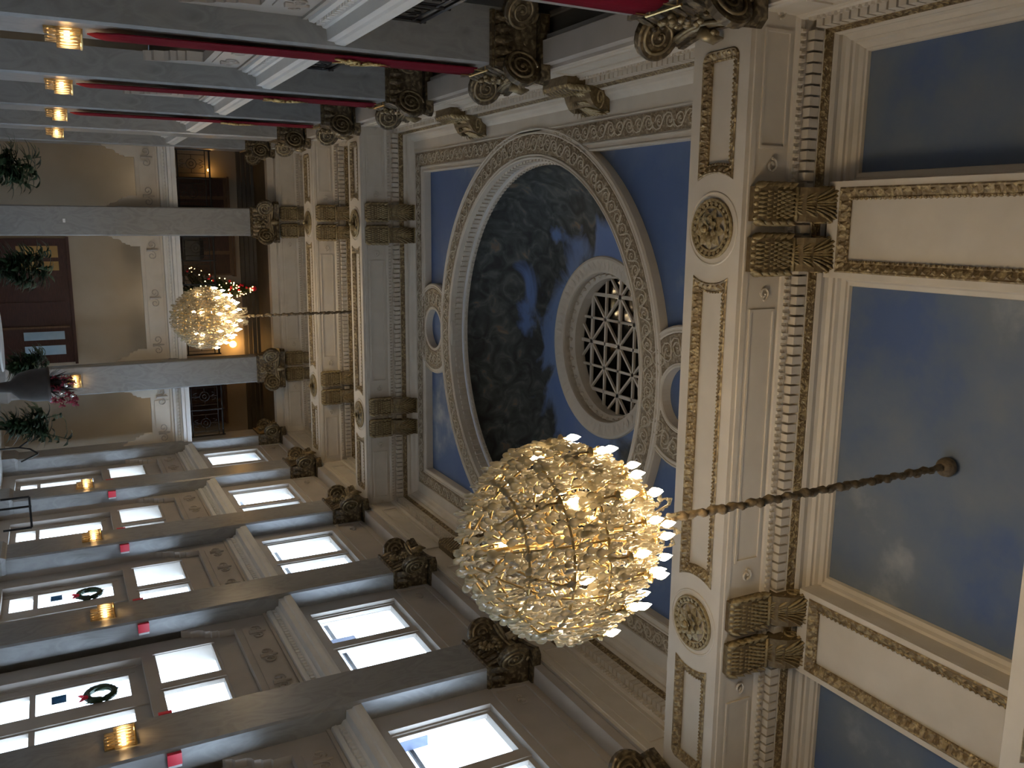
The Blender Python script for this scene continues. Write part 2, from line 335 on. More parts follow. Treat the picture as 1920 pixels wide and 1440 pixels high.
# carved ornaments on the frieze fields
def curl(m, to, u, v, r, turns=1.25, sgn=1, th=.014):
    pts = []
    for i in range(15): a = i/14*turns*2*PI; q = r*(1-.75*i/14); pts.append(to(u+sgn*q*math.cos(a), v+q*math.sin(a)))
    m.tube(pts, th, 5)
def motif(m, to, u, v, s=1):
    curl(m, to, u-.09*s, v, .07*s, sgn=1); curl(m, to, u+.09*s, v, .07*s, sgn=-1)
    m.tube([to(u, v-.08*s), to(u, v+.1*s)], [.03*s, .012*s], 6)
ol = MB(); orr = MB(); of = MB()
for k in [0, 1, 2, 3, 4]:
    a, b = yk(k)+.9, yk(k+1); c = (a+b)/2
    for u in (c-.9, c, c+.9):
        motif(ol, lambda p, q: (WL+.03, p, q), u, 4.18, 1.5); motif(orr, lambda p, q: (WR-.03, p, q), u, 4.18, 1.5)
    for u in (a+.5, b-.5): motif(orr, lambda p, q: (WR-.012, p, q), u, 7.17, .8)
for a, b in FB:
    c = (a+b)/2
    for u in ((a+.42, c, b-.42) if b-a > 2 else (a+.3, b-.3)): motif(of, lambda p, q: (p, YF-.03, q), u, 4.18, 1.7)
struct(ol.build('trim_40', 'wallpaint'), 'carved scrolls on the frieze under the gallery', 'ornament')
struct(orr.build('trim_41', 'wallpaint'), 'carved scrolls on the window wall frieze', 'ornament')
struct(of.build('trim_42', 'wallpaint'), 'carved scrolls on the far wall frieze', 'ornament')
# ------------------------------------------------------------------ windows
def window(n, c, w, z0, z1, x, mull, rail, label, bar=None):
    fr = MB(); d = .07; hw = w; pad = .12
    holes = [[(c-hw, z0), (c-mull/2, z0), (c-mull/2, z1), (c-hw, z1)], [(c+mull/2, z0), (c+hw, z0), (c+hw, z1), (c+mull/2, z1)]]
    if bar:
        hh = []
        for h in holes:
            y0, y1 = h[0][0], h[1][0]; hh += [[(y0, z0), (y1, z0), (y1, bar-.04), (y0, bar-.04)], [(y0, bar+.04), (y1, bar+.04), (y1, z1), (y0, z1)]]
        holes = hh
    fr.plate([(c-hw-rail, z0-rail), (c+hw+rail, z0-rail), (c+hw+rail, z1+rail), (c-hw-rail, z1+rail)], holes, toL, x-d/2, x+d/2)
    for (y0, y1, s) in ((c-hw-rail, c-hw-rail+.03, 0), (c+hw+rail-.03, c+hw+rail, 0), (c-mull/2+.04, c+mull/2-.04, 0)): fr.box(x-d/2-.025, x-d/2, y0, y1, z0-rail, z1+rail)
    if rail > .2:
        for sg in (-1, 1): fr.box(x-d/2-.012, x-d/2, min(c+sg*(hw+.06), c+sg*(hw+.14)), max(c+sg*(hw+.06), c+sg*(hw+.14)), z0-.1, z1+.1)
    o = struct(fr.build('window_%d' % n, 'wallpaint'), label, 'window')
    for y0, y1 in ((c-hw, c-mull/2), (c+mull/2, c+hw)):
        MB().box(x-.004, x+.004, y0-.01, y1+.01, z0-.01, z1+.01).build('pane', 'pane', o)
    return o
wn = 1
for k in BAYS:
    c = (yk(k)+.9+yk(k+1))/2; nm = NUM[k] if k >= 0 else ('bay behind the viewer' if k == -2 else 'bay beside the viewer')
    window(wn, c, 1.09, 5.27, 6.64, WR+.13, .27, .075, 'upper window above the ledge, %s%s' % (nm, ' bay' if k >= 0 else ''), None); wn += 1
    window(wn, c, 1.09, 2.60, 3.48, WR+.16, .27, .04, 'small middle window under the ledge, %s%s' % (nm, ' bay' if k >= 0 else ''), None); wn += 1
    window(wn, c, .87, .42, 2.18, WR+.29, .42, .26, 'tall lower window with a crossbar, %s%s' % (nm, ' bay' if k >= 0 else ''), .85); wn += 1
    for z0, z1, h in ((5.2, 6.7, 2.3), (2.56, 3.52, 2.2), (.35, 2.25, 1.95)):
        d = bpy.data.lights.new('daylight_portal', 'AREA'); d.shape = 'RECTANGLE'; d.size = z1-z0; d.size_y = h; d.cycles.is_portal = True
        o = bpy.data.objects.new('daylight_portal', d); COL.objects.link(o); o.location = (WR+.47, c, (z0+z1)/2); o.rotation_euler = (0, PI/2, 0)
# ------------------------------------------------------------------ pillars
def volute(body, spir, c, dirv, r):
    """corner volute: a thick disc standing on the diagonal with a spiral ridge on both faces"""
    d = Vector(dirv).normalized(); nn = Vector((-d.y, d.x, 0)); cc = Vector(c); n = 20
    vs = []; fs = []
    for t, rr in ((-.055, r*.92), (-.04, r), (.04, r), (.055, r*.92)):
        for i in range(n): a = 2*PI*i/n; vs.append(tuple(cc+nn*t+d*rr*math.cos(a)+Vector((0, 0, rr*math.sin(a)))))
    for j in range(3):
        for i in range(n): fs.append((j*n+i, j*n+(i+1) % n, (j+1)*n+(i+1) % n, (j+1)*n+i))
    fs += [tuple(range(n)), tuple(range(3*n, 4*n))]; body.add(vs, fs)
    for sg in (-1, 1):
        pts = []; rad = []
        for i in range(44):
            q = i/43; a = 2.3*2*PI*q+PI*.5; rr = r*(1-.86*q)*.93
            pts.append(tuple(cc+nn*sg*.062+d*rr*math.cos(a)*1+Vector((0, 0, rr*math.sin(a))))); rad.append(.024*(1-.55*q))
        spir.tube(pts, rad, 6)
        spir.ball(tuple(cc+nn*sg*.06), .03, 8, 5)
def make_pillar(name, label, group, wid=.9, dep=.72, capb=-.68):
    """face at local x=0 looking along +x, width along y"""
    t = thing(name, label, 'pillar', (0, 0, 0), group)
    s = MB(); w = wid; e = .03
    low = min(dep, .45)      # slimmer below the gallery floor
    s.plate([(-low, 0), (-e, 0), (0, e), (0, w-e), (-e, w), (-low, w)], [], lambda u, v, z: (u, v, z), 0, 4.5)
    s.plate([(-dep, 0), (-e, 0), (0, e), (0, w-e), (-e, w), (-dep, w)], [], lambda u, v, z: (u, v, z), 4.5, 7.70)
    s.build('shaft', 'marble', t)
    MB().sweep([(0, 0), (.06, 0), (.06, .30), (.02, .36), (0, .38)], [(-.31, w), (0, w), (0, 0), (-.31, 0)]).build('plinth', 'marble', t)
    c = MB(); b0 = capb
    # necking ring, flared bell, abacus
    c.sweep([(.0, 6.86), (.035, 6.875), (.035, 6.92), (.0, 6.94)], [(b0, w), (0, w), (0, 0), (b0, 0)])
    c.sweep([(.004, 6.94), (.02, 7.1), (.05, 7.3), (.10, 7.46), (.10, 7.50)], [(b0, w), (0, w), (0, 0), (b0, 0)])
    ab = [(b0, -.15), (.12, -.20), (.20, -.12)]+[(.20-.10*math.sin(PI*i/8), -.12+(w+.24)*i/8) for i in range(1, 8)]+[(.20, w+.12), (.12, w+.20), (b0, w+.15)]
    c.plate(ab, [], lambda u, v, z: (u, v, z), 7.53, 7.60); 
    c.plate([(u+.02 if u > 0 else u, v) for u, v in ab], [], lambda u, v, z: (u, v, z), 7.60, 7.67)
    # upright leaves round the bell
    for i in range(7):
        y = .06+(w-.12)*i/6; c.blade((.02, y, 6.93), (.10, y, 7.16), .055, .0); c.ball((.105, y, 7.15), .03, 6, 4)
    for sy in (-1, 1):
        yy = 0 if sy < 0 else w
        for i in range(5 if dep > .6 else 2): x = (-.60 if dep > .6 else -.22)+.14*i; c.blade((x, yy+sy*.02, 6.93), (x, yy+sy*.10, 7.16), .055, 0)
    cap = c.build('capital', 'bronze', t)
    v = MB(); sp = MB()
    for (px, py, dx, dy) in ((.03, -.10, 1, -.5), (.13, w+.06, 1, .5))+(((-.70, -.08, -1, -.5),) if dep > .6 else ()):
        b1 = MB(); s1 = MB(); volute(b1, s1, (px, py, 7.27) if dep > .6 else (.16, -.02 if dy < 0 else w+.02, 7.27), (dx, dy*(1 if dep > .6 else 3.6), 0), .25)
        o = b1.build('volute', 'bronze', cap); 
        sp.v, sp.f = sp.v, sp.f; k = len(sp.v); sp.v += s1.v; sp.f += [tuple(k+i for i in f) for f in s1.f]
    # channel bands sweeping from volute to volute, and a little tip in the middle
    for dz, rr in ((7.50, .034), (7.44, .024)):
        sp.tube([(.10+.07*abs(1-2*i/10)**2, -.02+(w+.04)*i/10, dz-.03*math.sin(PI*i/10)) for i in range(11)], rr, 6)
    sp.tube([(.17, w/2, 7.42), (.22, w/2, 7.58), (.20, w/2, 7.70)], [.07, .06, .012], 6)
    for i in range(6): a = 2*PI*i/6; sp.ball((.17, w/2+.07*math.cos(a), 7.52+.07*math.sin(a)), .035, 6, 4)
    sp.build('scroll', 'bronzehi', cap, True)
    gr = MB(); rnd = random.Random(3)
    for i in range(26): q = rnd.random(); gr.ball((.08+.05*rnd.random(), w/2+(rnd.random()-.5)*.34*(1-q*.6), 7.30-.34*q), .036, 6, 4)
    gr.build('fruit_cluster', 'bronzehi', cap, True)
    CH[t.name] = list(t.children)
    return t
bpy.context.view_layer.update()
PLACE_L = ['nearest, only its gilded capital in view', 'with the broadest red banner', 'with the second of the banners from the viewer', 'with the farthest red banner', 'without a banner, next to the far corner', 'in the far corner']
p0 = None
for k in range(6):
    lab = 'grey marble pillar on the gallery side, %s' % PLACE_L[k]
    if p0 is None: p0 = make_pillar('marble_pillar', lab, 'pillars along the gallery side'); o = p0
    else: o = dup(p0, None, lab)
    o.location = (XL, yk(k), 0)
for k in range(6):
    lab = 'grey marble pillar on the window side, %s' % (['nearest, only its gilded capital in view', 'second, beside the nearest sconce', 'third from the viewer', 'fourth from the viewer', 'fifth from the viewer', 'in the far corner'][k])
    o = dup(p0, None, lab); o['group'] = 'pillars along the window side'; o.location = (XR, yk(k)+.9, 0); o.rotation_euler.z = PI
pc = make_pillar('marble_pillar', 'grey marble column against the far wall, nearer the gallery side', 'columns on the far wall', .80, .46, -.40)
pc.rotation_euler.z = -PI/2; pc.location = (-.36, 26.42, 0)
o = dup(pc, (4.01, 26.42, 0), 'grey marble column against the far wall, nearer the windows, with a lit sconce')
# ------------------------------------------------------------------ cornices round each coffer
def rect(x0, x1, y0, y1): return [(x0, y0), (x1, y0), (x1, y1), (x0, y1)]
CORN = [(0, 7.712), (0, 7.76), (.015, 7.765), (.015, 7.83), (.0, 7.84), (.0, 8.27), (.02, 8.28), (.035, 8.31), (.035, 8.36), (.02, 8.37), (.02, 8.55), (.115, 8.552), (.115, 8.56)]
CORN2 = [(.135, 8.655), (.15, 8.66), (.165, 8.70), (.155, 8.76), (.17, 8.80), (.21, 8.82), (.21, 8.855), (.235, 8.86), (.25, 8.90), (.285, 8.93), (.29, 8.955), (.31, 8.96), (.315, 9.0)]
CORN3 = [(.135, 8.655), (.15, 8.66), (.165, 8.70), (.16, 8.74), (.20, 8.75), (.23, 8.77), (.26, 8.82), (.30, 8.855)]
def bracket(m, fine, to, w=.34):
    """scrolled console: to(o, along, z)"""
    prof = [(0, 7.79), (.09, 7.77), (.13, 7.82), (.15, 7.95), (.135, 8.12), (.125, 8.26), (.15, 8.33), (.21, 8.37), (.28, 8.46), (.315, 8.58), (.31, 8.72), (.27, 8.80), (.33, 8.82), (.33, 8.86), (0, 8.86)]
    n = len(prof); vs = [to(o, -w/2, z) for o, z in prof]+[to(o, w/2, z) for o, z in prof]
    fs = [tuple(range(n)), tuple(range(n, 2*n))]+[(i, (i+1) % n, n+(i+1) % n, n+i) for i in range(n)]; m.add(vs, fs)
    for i in range(7):
        z = 7.84+i*.065; o = .14
        for j in range(7 if i % 2 else 6):
            u = (j-(3 if i % 2 else 2.5))*.042; fine.blade(to(o-.012, u, z-.035), to(o+.018, u, z+.05), .022, 0, 2)
    for u in (-.17, .17):
        for i in range(5): z = 7.83+i*.10; fine.blade(to(.10, u, z-.05), to(.15, u*1.22, z+.07), .045, 0, 3)
    for i, (o, z) in enumerate([(.17, 8.37), (.25, 8.43), (.31, 8.51), (.335, 8.60), (.335, 8.70)]):
        for u in (-.15, -.10, -.05, 0, .05, .10, .15): fine.blade(to(o-.02, u*.45, z-.08), to(o+.03, u*1.2, z+.10), .026, 0, 3)
    for z in (8.30, 8.84): fine.tube([to(.14 if z < 8.5 else .33, -w/2, z), to(.14 if z < 8.5 else .33, w/2, z)], .022, 6)
    for i in range(5): fine.ball(to(.10, -w/2+.03+(w-.06)*i/4, 7.80), .03, 6, 4)
    for sgn in (-1, 1):
        pts = []
        for i in range(16): a = i/15*2*PI*1.4; r = .10*(1-.75*i/15); pts.append(to(.20+r*math.cos(a), sgn*(w/2+.004), 8.6+r*math.sin(a)))
        fine.tube(pts, .016, 5)
LBX = [.04, 4.42]
def cornice(y0, y1, label, big, corb, wallcorb=()):
    t = thing('cornice', label, 'cornice', (0, 0, 0), 'cornices round the ceiling coffers')
    path = rect(XL, XR, y0, y1)
    MB().sweep(CORN, path, True).sweep(CORN3 if big else CORN2, path, True).build('moulding', 'cream', t)
    MB().sweep([(.115, 8.56), (.12, 8.565), (.13, 8.60), (.148, 8.64), (.14, 8.655)], path, True).build('gilt_band', 'gilt', t)
    MB().sweep([(.021, 8.375), (.028, 8.385), (.028, 8.395), (.021, 8.405)], path, True).build('bead_band', 'cream', t)
    d = MB(); pitch = .105
    sides = [((XL, y0), (1, 0), XR-XL, (0, 1)), ((XR, y1), (-1, 0), XR-XL, (0, -1)), ((XL, y1), (0, -1), y1-y0, (1, 0)), ((XR, y0), (0, 1), y1-y0, (-1, 0))]
    for (px, py), (dx, dy), L, (nx, ny) in sides:
        cnt = int((L-.16)/pitch); st = (L-cnt*pitch)/2
        for i in range(cnt):
            q = st+i*pitch+.012; e = pitch*.77
            pts = [(px+dx*s+nx*o, py+dy*s+ny*o) for s, o in ((q, .018), (q+e, .018), (q+e, .112), (q, .112))]
            d.add([(*p, 8.42) for p in pts]+[(*p, 8.545) for p in pts], [(0,1,2,3),(2,3,7,6),(0,3,7,4),(1,2,6,5)])
        cnt = int((L-.16)/.07); st = (L-cnt*.07)/2
        for i in range(cnt):
            q = st+i*.07+.01; e = .048
            pts = [(px+dx*s+nx*o, py+dy*s+ny*o) for s, o in ((q, .03), (q+e, .03), (q+e*.75, .062), (q+e*.25, .062))]
            d.add([(*p, 8.31) for p in pts]+[(*p, 8.365) for p in pts], [(0,1,2,3),(4,5,6,7),(2,3,7,6),(0,3,7,4),(1,2,6,5)])
    d.build('dentil_course', 'cream', t)
    # sunk panels with carved corners on the frieze of the beam face toward the viewer
    p = MB()
    def frame(x0, x1):
        for (a, b, z0, z1) in ((x0, x1, 7.88, 7.905), (x0, x1, 8.195, 8.22), (x0, x0+.03, 7.905, 8.195), (x1-.03, x1, 7.905, 8.195)): p.box(a, b, y1-.018, y1+.003, z0, z1)
    for a, b in ((XL+.15, -.75), (.85, 3.6), (5.25, XR-.15)):
        frame(a, b)
        if corb:
            curl(p, lambda u, v: (u, y1-.02, v), a-.16, 8.05, .07); curl(p, lambda u, v: (u, y1-.02, v), b+.16, 8.05, .07, sgn=-1)
    def framey(x, s, ya, yb):
        for (a, b, z0, z1) in ((ya, yb, 7.88, 7.905), (ya, yb, 8.195, 8.22), (ya, ya+.03, 7.905, 8.195), (yb-.03, yb, 7.905, 8.195)): p.box(min(x, x+s*.018), max(x, x+s*.018), a, b, z0, z1)
    nb = max(1, round((y1-y0)/4))
    for i in range(nb):
        a = y0+(y1-y0)*i/nb+.5; b = y0+(y1-y0)*(i+1)/nb-.5; framey(XL, 1, a, b); framey(XR, -1, a, b)
    p.build('panel_moulding', 'cream', t)
    if corb:
        for x in LBX:
            for s in (-.25, .25):
                m = MB(); f = MB(); bracket(m, f, lambda o, u, z: (x+s+u, y1-o, z))
                br = m.build('bracket', 'giltdark', t); f.build('foliage', 'giltfine', br, True)
    for k in wallcorb:
        for X, sg in ((XL, 1), (XR, -1)):
            if True:
                m = MB(); f = MB(); bracket(m, f, lambda o, u, z: (X+sg*o*1.35, yk(k)+.46+u*2.0, 8.12+(z-7.77)*.66))
                br = m.build('bracket', 'giltdark', t); f.build('foliage', 'giltfine', br, True)
    return t
cornice(-1.9, 2.69, 'cream dentil cornice round the coffer above the viewer', False, False)
cornice(3.53, 6.69, 'cream dentil cornice of the near sky coffer, on the beam behind the big chandelier', False, True)
cornice(7.53, 18.69, 'cream dentil cornice round the big domed coffer', True, True, (1, 2))
cornice(19.53, 22.69, 'cream dentil cornice of the coffer above the far chandelier', False, True)
cornice(23.53, 26.69, 'cream dentil cornice on the far wall above the two columns', False, True)
# ------------------------------------------------------------------ cross beams with gilded soffits
def arcpts(c, r, a0, a1, n): return [(c[0]+r*math.cos(a0+(a1-a0)*i/n), c[1]+r*math.sin(a0+(a1-a0)*i/n)) for i in range(n+1)]
def panel_outline(x0, x1, hw, cl, cr):
    """counterclockwise outline; cl / cr: concave end of that radius about (x, 0), or None for a rounded end"""
    pts = []
    if cl is None: pts += arcpts((x0+.1, -hw+.1), .1, 1.5*PI, PI, 5)[::-1] if False else []
    out = []
    # bottom edge left->right
    if cr is None: rb = arcpts((x1-.1, -hw+.1), .1, -PI/2, 0, 5)+arcpts((x1-.1, hw-.1), .1, 0, PI/2, 5)
    else:
        c, r = cr; a = math.asin(hw/r); rb = [(c-r*math.cos(a-2*a*i/10), -r*math.sin(a-2*a*i/10)) for i in range(11)]
    if cl is None: lb = arcpts((x0+.1, hw-.1), .1, PI/2, PI, 5)+arcpts((x0+.1, -hw+.1), .1, PI, 1.5*PI, 5)
    else:
        c, r = cl; a = math.asin(hw/r); lb = [(c+r*math.cos(a-2*a*i/10), r*math.sin(a-2*a*i/10)) for i in range(11)]
    return rb+lb
def inset(poly, d):
    n = len(poly); out = []
    for i in range(n):
        a = Vector(poly[i-1]); p = Vector(poly[i]); b = Vector(poly[(i+1) % n]); d1 = (p-a).normalized(); d2 = (b-p).normalized()
        n1 = Vector((-d1.y, d1.x)); n2 = Vector((-d2.y, d2.x)); m = (n1+n2).normalized(); m = m/max(.4, m.dot(n1)); out.append((p.x+m.x*d, p.y+m.y*d))
    return out
def along(poly, pitch):
    n = len(poly); res = []; acc = 0; nxt = pitch/2
    for i in range(n):
        a = Vector(poly[i]); b = Vector(poly[(i+1) % n]); L = (b-a).length
        while L > 1e-6 and nxt <= acc+L: res.append((a+(b-a)*((nxt-acc)/L), (b-a).normalized())); nxt += pitch
        acc += L
    return res
def gilt_frame(poly, w, h, z, yc, parent, pitch=.075):
    """sloping leaf moulding from the soffit edge up into the recess"""
    inn = inset(poly, w); m = MB(Matrix.Translation((0, yc, z)))
    n = len(poly); vs = []
    for q, zz in ((0, -.004), (w*.12, -.016), (w*.3, -.006), (w*.55, h*.25), (w*.8, h*.5), (w*.86, h*.35), (w, h*.6), (w, h)): 
        pp = inset(poly, q) if q else poly; vs += [(x, y, zz) for x, y in pp]
    fs = []
    for j in range(7):
        for i in range(n): fs.append((j*n+i, j*n+(i+1) % n, (j+1)*n+(i+1) % n, (j+1)*n+i))
    m.add(vs, fs)
    for p, t in along(inset(poly, w*.45), pitch):
        nn = Vector((-t.y, t.x)); a = p-nn*w*.28; b = p+nn*w*.33; s = t*pitch*.36
        m.add([(a.x-s.x, a.y-s.y, -.004), (a.x+s.x, a.y+s.y, -.004), (b.x+s.x*.7, b.y+s.y*.7, h*.42), (b.x-s.x*.7, b.y-s.y*.7, h*.42), (p.x, p.y, -.022)], [(0,1,4),(1,2,4),(2,3,4),(3,0,4)])
    for p, t in along(inset(poly, w*.93), pitch*.55): m.ball((p.x, p.y, h*.5), pitch*.2, 5, 3)
    return m.build('gilt_frame', 'framegilt', parent)
def medallion(x, yc, parent):
    t = Matrix.Translation((x, yc, 0)); m = MB(t)
    ring = lambda r, z, th: m.tube([(r*math.cos(2*PI*i/32), r*math.sin(2*PI*i/32), z) for i in range(32)], th, 6, True)
    m.lathe([(.0001, 7.72), (.20, 7.715), (.24, 7.70), (.29, 7.69), (.31, 7.712)], 32); md = m.build('medallion', 'giltdark', parent); m = MB(t)
    ring(.295, 7.692, .018); ring(.225, 7.690, .014)
    for i in range(24): a = 2*PI*i/24; m.blade((.232*math.cos(a), .232*math.sin(a), 7.685), (.288*math.cos(a), .288*math.sin(a), 7.675), .028, 0, 2)
    for rr, L, nn, z0, z1, wd, off in ((.05, .17, 9, 7.69, 7.655, .058, 0), (.03, .12, 8, 7.67, 7.60, .05, .5), (.01, .08, 6, 7.65, 7.56, .036, .2)):
        for i in range(nn): a = 2*PI*(i+off)/nn; c, s = math.cos(a), math.sin(a); m.blade((rr*c, rr*s, z0), ((rr+L)*c, (rr+L)*s, z1), wd, -.05, 4)
    m.ball((0, 0, 7.60), .045, 8, 5)
    m.build('rosette', 'giltfine', md); return md
def beam(y0, y1, label):
    t = thing('ceiling_beam', label, 'beam', (0, 0, 0), 'cross beams of the ceiling'); yc = (y0+y1)/2; hw = .27
    hole = []; A, B = LBX
    hole.append(panel_outline(XL+.30, A, hw, None, (A, .56))); hole.append(panel_outline(A, B, hw, (A, .56), (B, .56))); hole.append(panel_outline(B, XR-.30, hw, (B, .56), None))
    b = MB(Matrix.Translation((0, yc, 0))); h2 = (y1-y0)/2-.002
    b.plate(rect(XL+.002, XR-.002, -h2, h2), hole, lambda u, v, z: (u, v, z), ZS, ZS+.055); b.box(XL+.002, XR-.002, -h2, h2, ZS+.056, 9.15)
    b.build('soffit', 'cream', t)
    for hh in hole: gilt_frame(hh, .105, .05, ZS, yc, t)
    for x in LBX:
        m = MB(); m.tube([(x+.37*math.cos(2*PI*i/40), yc+.37*math.sin(2*PI*i/40), ZS) for i in range(40)], .012, 6, True); m.build('plain_ring', 'cream', t)
        medallion(x, yc, t)
    return t
beam(2.69, 3.53, 'cross beam above the viewer, at the near end of the sky coffer')
beam(6.69, 7.53, 'nearest cross beam with gold medallions, behind the big chandelier')
beam(18.69, 19.53, 'cross beam at the far side of the big domed coffer')
beam(22.69, 23.53, 'cross beam beyond the far chandelier, last before the far wall')
# ------------------------------------------------------------------ long beams dividing the sky coffers
def longbeam(x, y0, y1, label):
    t = thing('coffer_beam', label, 'beam', (0, 0, 0), 'long beams between the painted sky panels'); w = .48
    b = MB(); hole = rect(x-.42, x+.42, y0+.38, y1-.38)
    b.plate(rect(x-w, x+w, y0+.24, y1-.24), [hole], lambda u, v, z: (u, v, z), 8.64, 8.69); b.box(x-w, x+w, y0+.24, y1-.24, 8.691, 9.02)
    b.build('body', 'cream', t)
    mm = Matrix.Translation((0, 0, 0)); gilt_frame(hole, .12, .045, 8.64, 0, t, .1)
    tr = MB()
    for s in (-1, 1): tr.sweep([(0, 8.90), (.03, 8.905), (.05, 8.94), (.09, 8.96), (.10, 9.0)], [(x+s*w, y0+.3), (x+s*w, y1-.3)] if s < 0 else [(x+s*w, y1-.3), (x+s*w, y0+.3)])
    tr.build('edge_moulding', 'cream', t)
for y0, y1, nm in ((-1.9, 2.69, 'above the viewer'), (3.53, 6.69, 'in the near sky coffer'), (19.53, 22.69, 'above the far chandelier'), (23.53, 26.69, 'by the far wall')):
    for x, s in zip(LBX, ('gallery side', 'window side')): longbeam(x, y0, y1, 'gold framed coffer beam %s, on the %s' % (nm, s))
# ------------------------------------------------------------------ painted ceilings
for y0, y1, nm in ((-1.9, 2.69, 'above the viewer'), (3.53, 6.69, 'of the near coffer'), (19.53, 22.69, 'above the far chandelier'), (23.53, 26.69, 'by the far wall')):
    struct(MB().box(XL, XR, y0, y1, 9.001, 9.12).build('ceiling', 'sky'), 'painted blue sky ceiling %s' % nm, 'ceiling')
struct(MB().box(-2.8, 7.28, -6, -1.9, 8.9, 9.12).build('ceiling', 'cream'), 'plain ceiling behind the viewer', 'ceiling')
CY = 13.12; circ = lambda r, n=96, cx=XC, cy=CY: [(cx+r*math.cos(2*PI*i/n), cy+r*math.sin(2*PI*i/n)) for i in range(n)]
struct(MB().plate(rect(XL, XR, 7.53, 18.69), [circ(3.36)], lambda u, v, z: (u, v, z), 9.001, 9.06).build('ceiling', 'skyblue'), 'deep blue painted sky round the dome ring', 'ceiling')
# frieze border
t = thing('ceiling_border', 'flat cream ceiling border with gilded scroll frieze round the domed coffer', 'ceiling border')
MB().plate(rect(XL+.28, XR-.28, 7.81, 18.41), [rect(-1.06, 5.54, 8.52, 17.80)], lambda u, v, z: (u, v, z), 8.853, 8.999).build('border', 'cream', t)
MB().plate(rect(-1.47, 5.95, 7.98, 18.27), [rect(-1.20, 5.68, 8.25, 17.99)], lambda u, v, z: (u, v, z), 8.838, 8.852).build('scroll_frieze', 'frieze', t)
m = MB()
for x0, x1, y0, y1 in ((-1.50, 5.98, 7.95, 18.30), (-1.17, 5.65, 8.28, 17.96), (-1.08, 5.56, 8.50, 17.82)): m.sweep([(-.015, 8.852), (-.01, 8.835), (.01, 8.835), (.015, 8.852)], rect(x0, x1, y0, y1), True)
m.build('bead', 'cream', t)
FRB = t
def vine(path_fn, L, step, r, z, parent):
    m = MB(); n = int(round(L/step))
    for i in range(n):
        def to(u, v): p, tn = path_fn((i+.5+u)*L/n); nn = (-tn[1], tn[0]); return (p[0]+nn[0]*v, p[1]+nn[1]*v, z)
        sg = 1 if i % 2 else -1; k = L/n; pts = []
        for j in range(13): a = j/12*1.3*2*PI; q = r*(1-.72*j/12); pts.append(to(q*math.cos(a)/k*sg, sg*q*math.sin(a)))
        m.tube(pts, .013, 5, cap=False); m.tube([to(-.5, -sg*r*.7), to(-.25, -sg*r*1.05), to(.1, -sg*r*.9), to(.5, sg*r*.7)], .014, 5, cap=False)
        p0 = to(0, 0); m.ball(p0, .02, 6, 4); m.blade(to(.3, sg*r*.2), to(.42, sg*r*1.1), .02, 0, 2)
    return m.build('scrollwork', 'friezehi', parent)
def pathlen(poly):
    seg = [((Vector(poly[(i+1) % len(poly)])-Vector(p)).length) for i, p in enumerate(poly)]; T = sum(seg)
    def fn(s):
        s = s % T; i = 0
        while s > seg[i]: s -= seg[i]; i += 1
        a = Vector(poly[i]); d = (Vector(poly[(i+1) % len(poly)])-a).normalized(); p = a+d*s; return (p.x, p.y), (d.x, d.y)
    return fn, T
def ringthing(cx, cy, bands, label, nm, z, nseg=96):
    t = thing(nm, label, 'ceiling ring'); r0, g0, g1, r1 = bands; c = (cx, cy, 0)
    MB().lathe([(r0, 9.0), (r0, z), (g0-.02, z), (g0-.02, z+.01), (g1+.02, z+.01), (g1+.02, z), (r1, z), (r1+.01, z+.02), (r1, 9.0)], nseg, c).build('ring_body', 'cream', t)
    MB().lathe([(g0-.02, z+.011), (g0, z-.004), (g1, z-.004), (g1+.02, z+.011)], nseg, c).build('scroll_frieze', 'frieze', t)
    b = MB()
    for r in (r0+.02, g0-.035, g1+.035, r1-.02): b.tube([(cx+r*math.cos(2*PI*i/nseg), cy+r*math.sin(2*PI*i/nseg), z) for i in range(nseg)], .016, 6, True)
    b.build('bead', 'cream', t); fn, T = pathlen(circ((g0+g1)/2, nseg, cx, cy)); vine(fn, T, .215, (g1-g0)*.36, z-.010, t); return t
fn, T = pathlen(rect(-1.335, 5.815, 8.115, 18.13)); vine(fn, T, .225, .095, 8.836, FRB)
rt = ringthing(XC, CY, (3.30, 3.40, 3.68, 3.80), 'great cream and gold ring round the painted dome', 'dome_ring', 8.835)
d = MB()      # inner wall with two small dentil courses
c = (XC, CY, 0)
d.lathe([(3.30, 9.0), (3.29, 9.01), (3.29, 9.10)], 96, c); d.lathe([(3.36, 9.09), (3.36, 9.12), (3.27, 9.12), (3.24, 9.135), (3.24, 9.20), (3.30, 9.22)], 96, c)
for i in range(180):
    a = 2*PI*i/180; d.m = Matrix.Translation(c) @ Matrix.Rotation(a, 4, 'Z'); d.box(3.262, 3.30, -.035, .035, 8.93, 9.06); d.box(3.215, 3.245, -.03, .03, 9.145, 9.19)
d.build('inner_dentils', 'cream', rt)
ringthing(XC+.03, 17.35, (.42, .50, .86, .97), 'small cream and gold ring beyond the dome', 'roundel_ring', 8.85, 48)
ringthing(XC+.03, 8.89, (.42, .50, .86, .97), 'small cream and gold ring on the near side of the dome', 'roundel_ring', 8.85, 48)
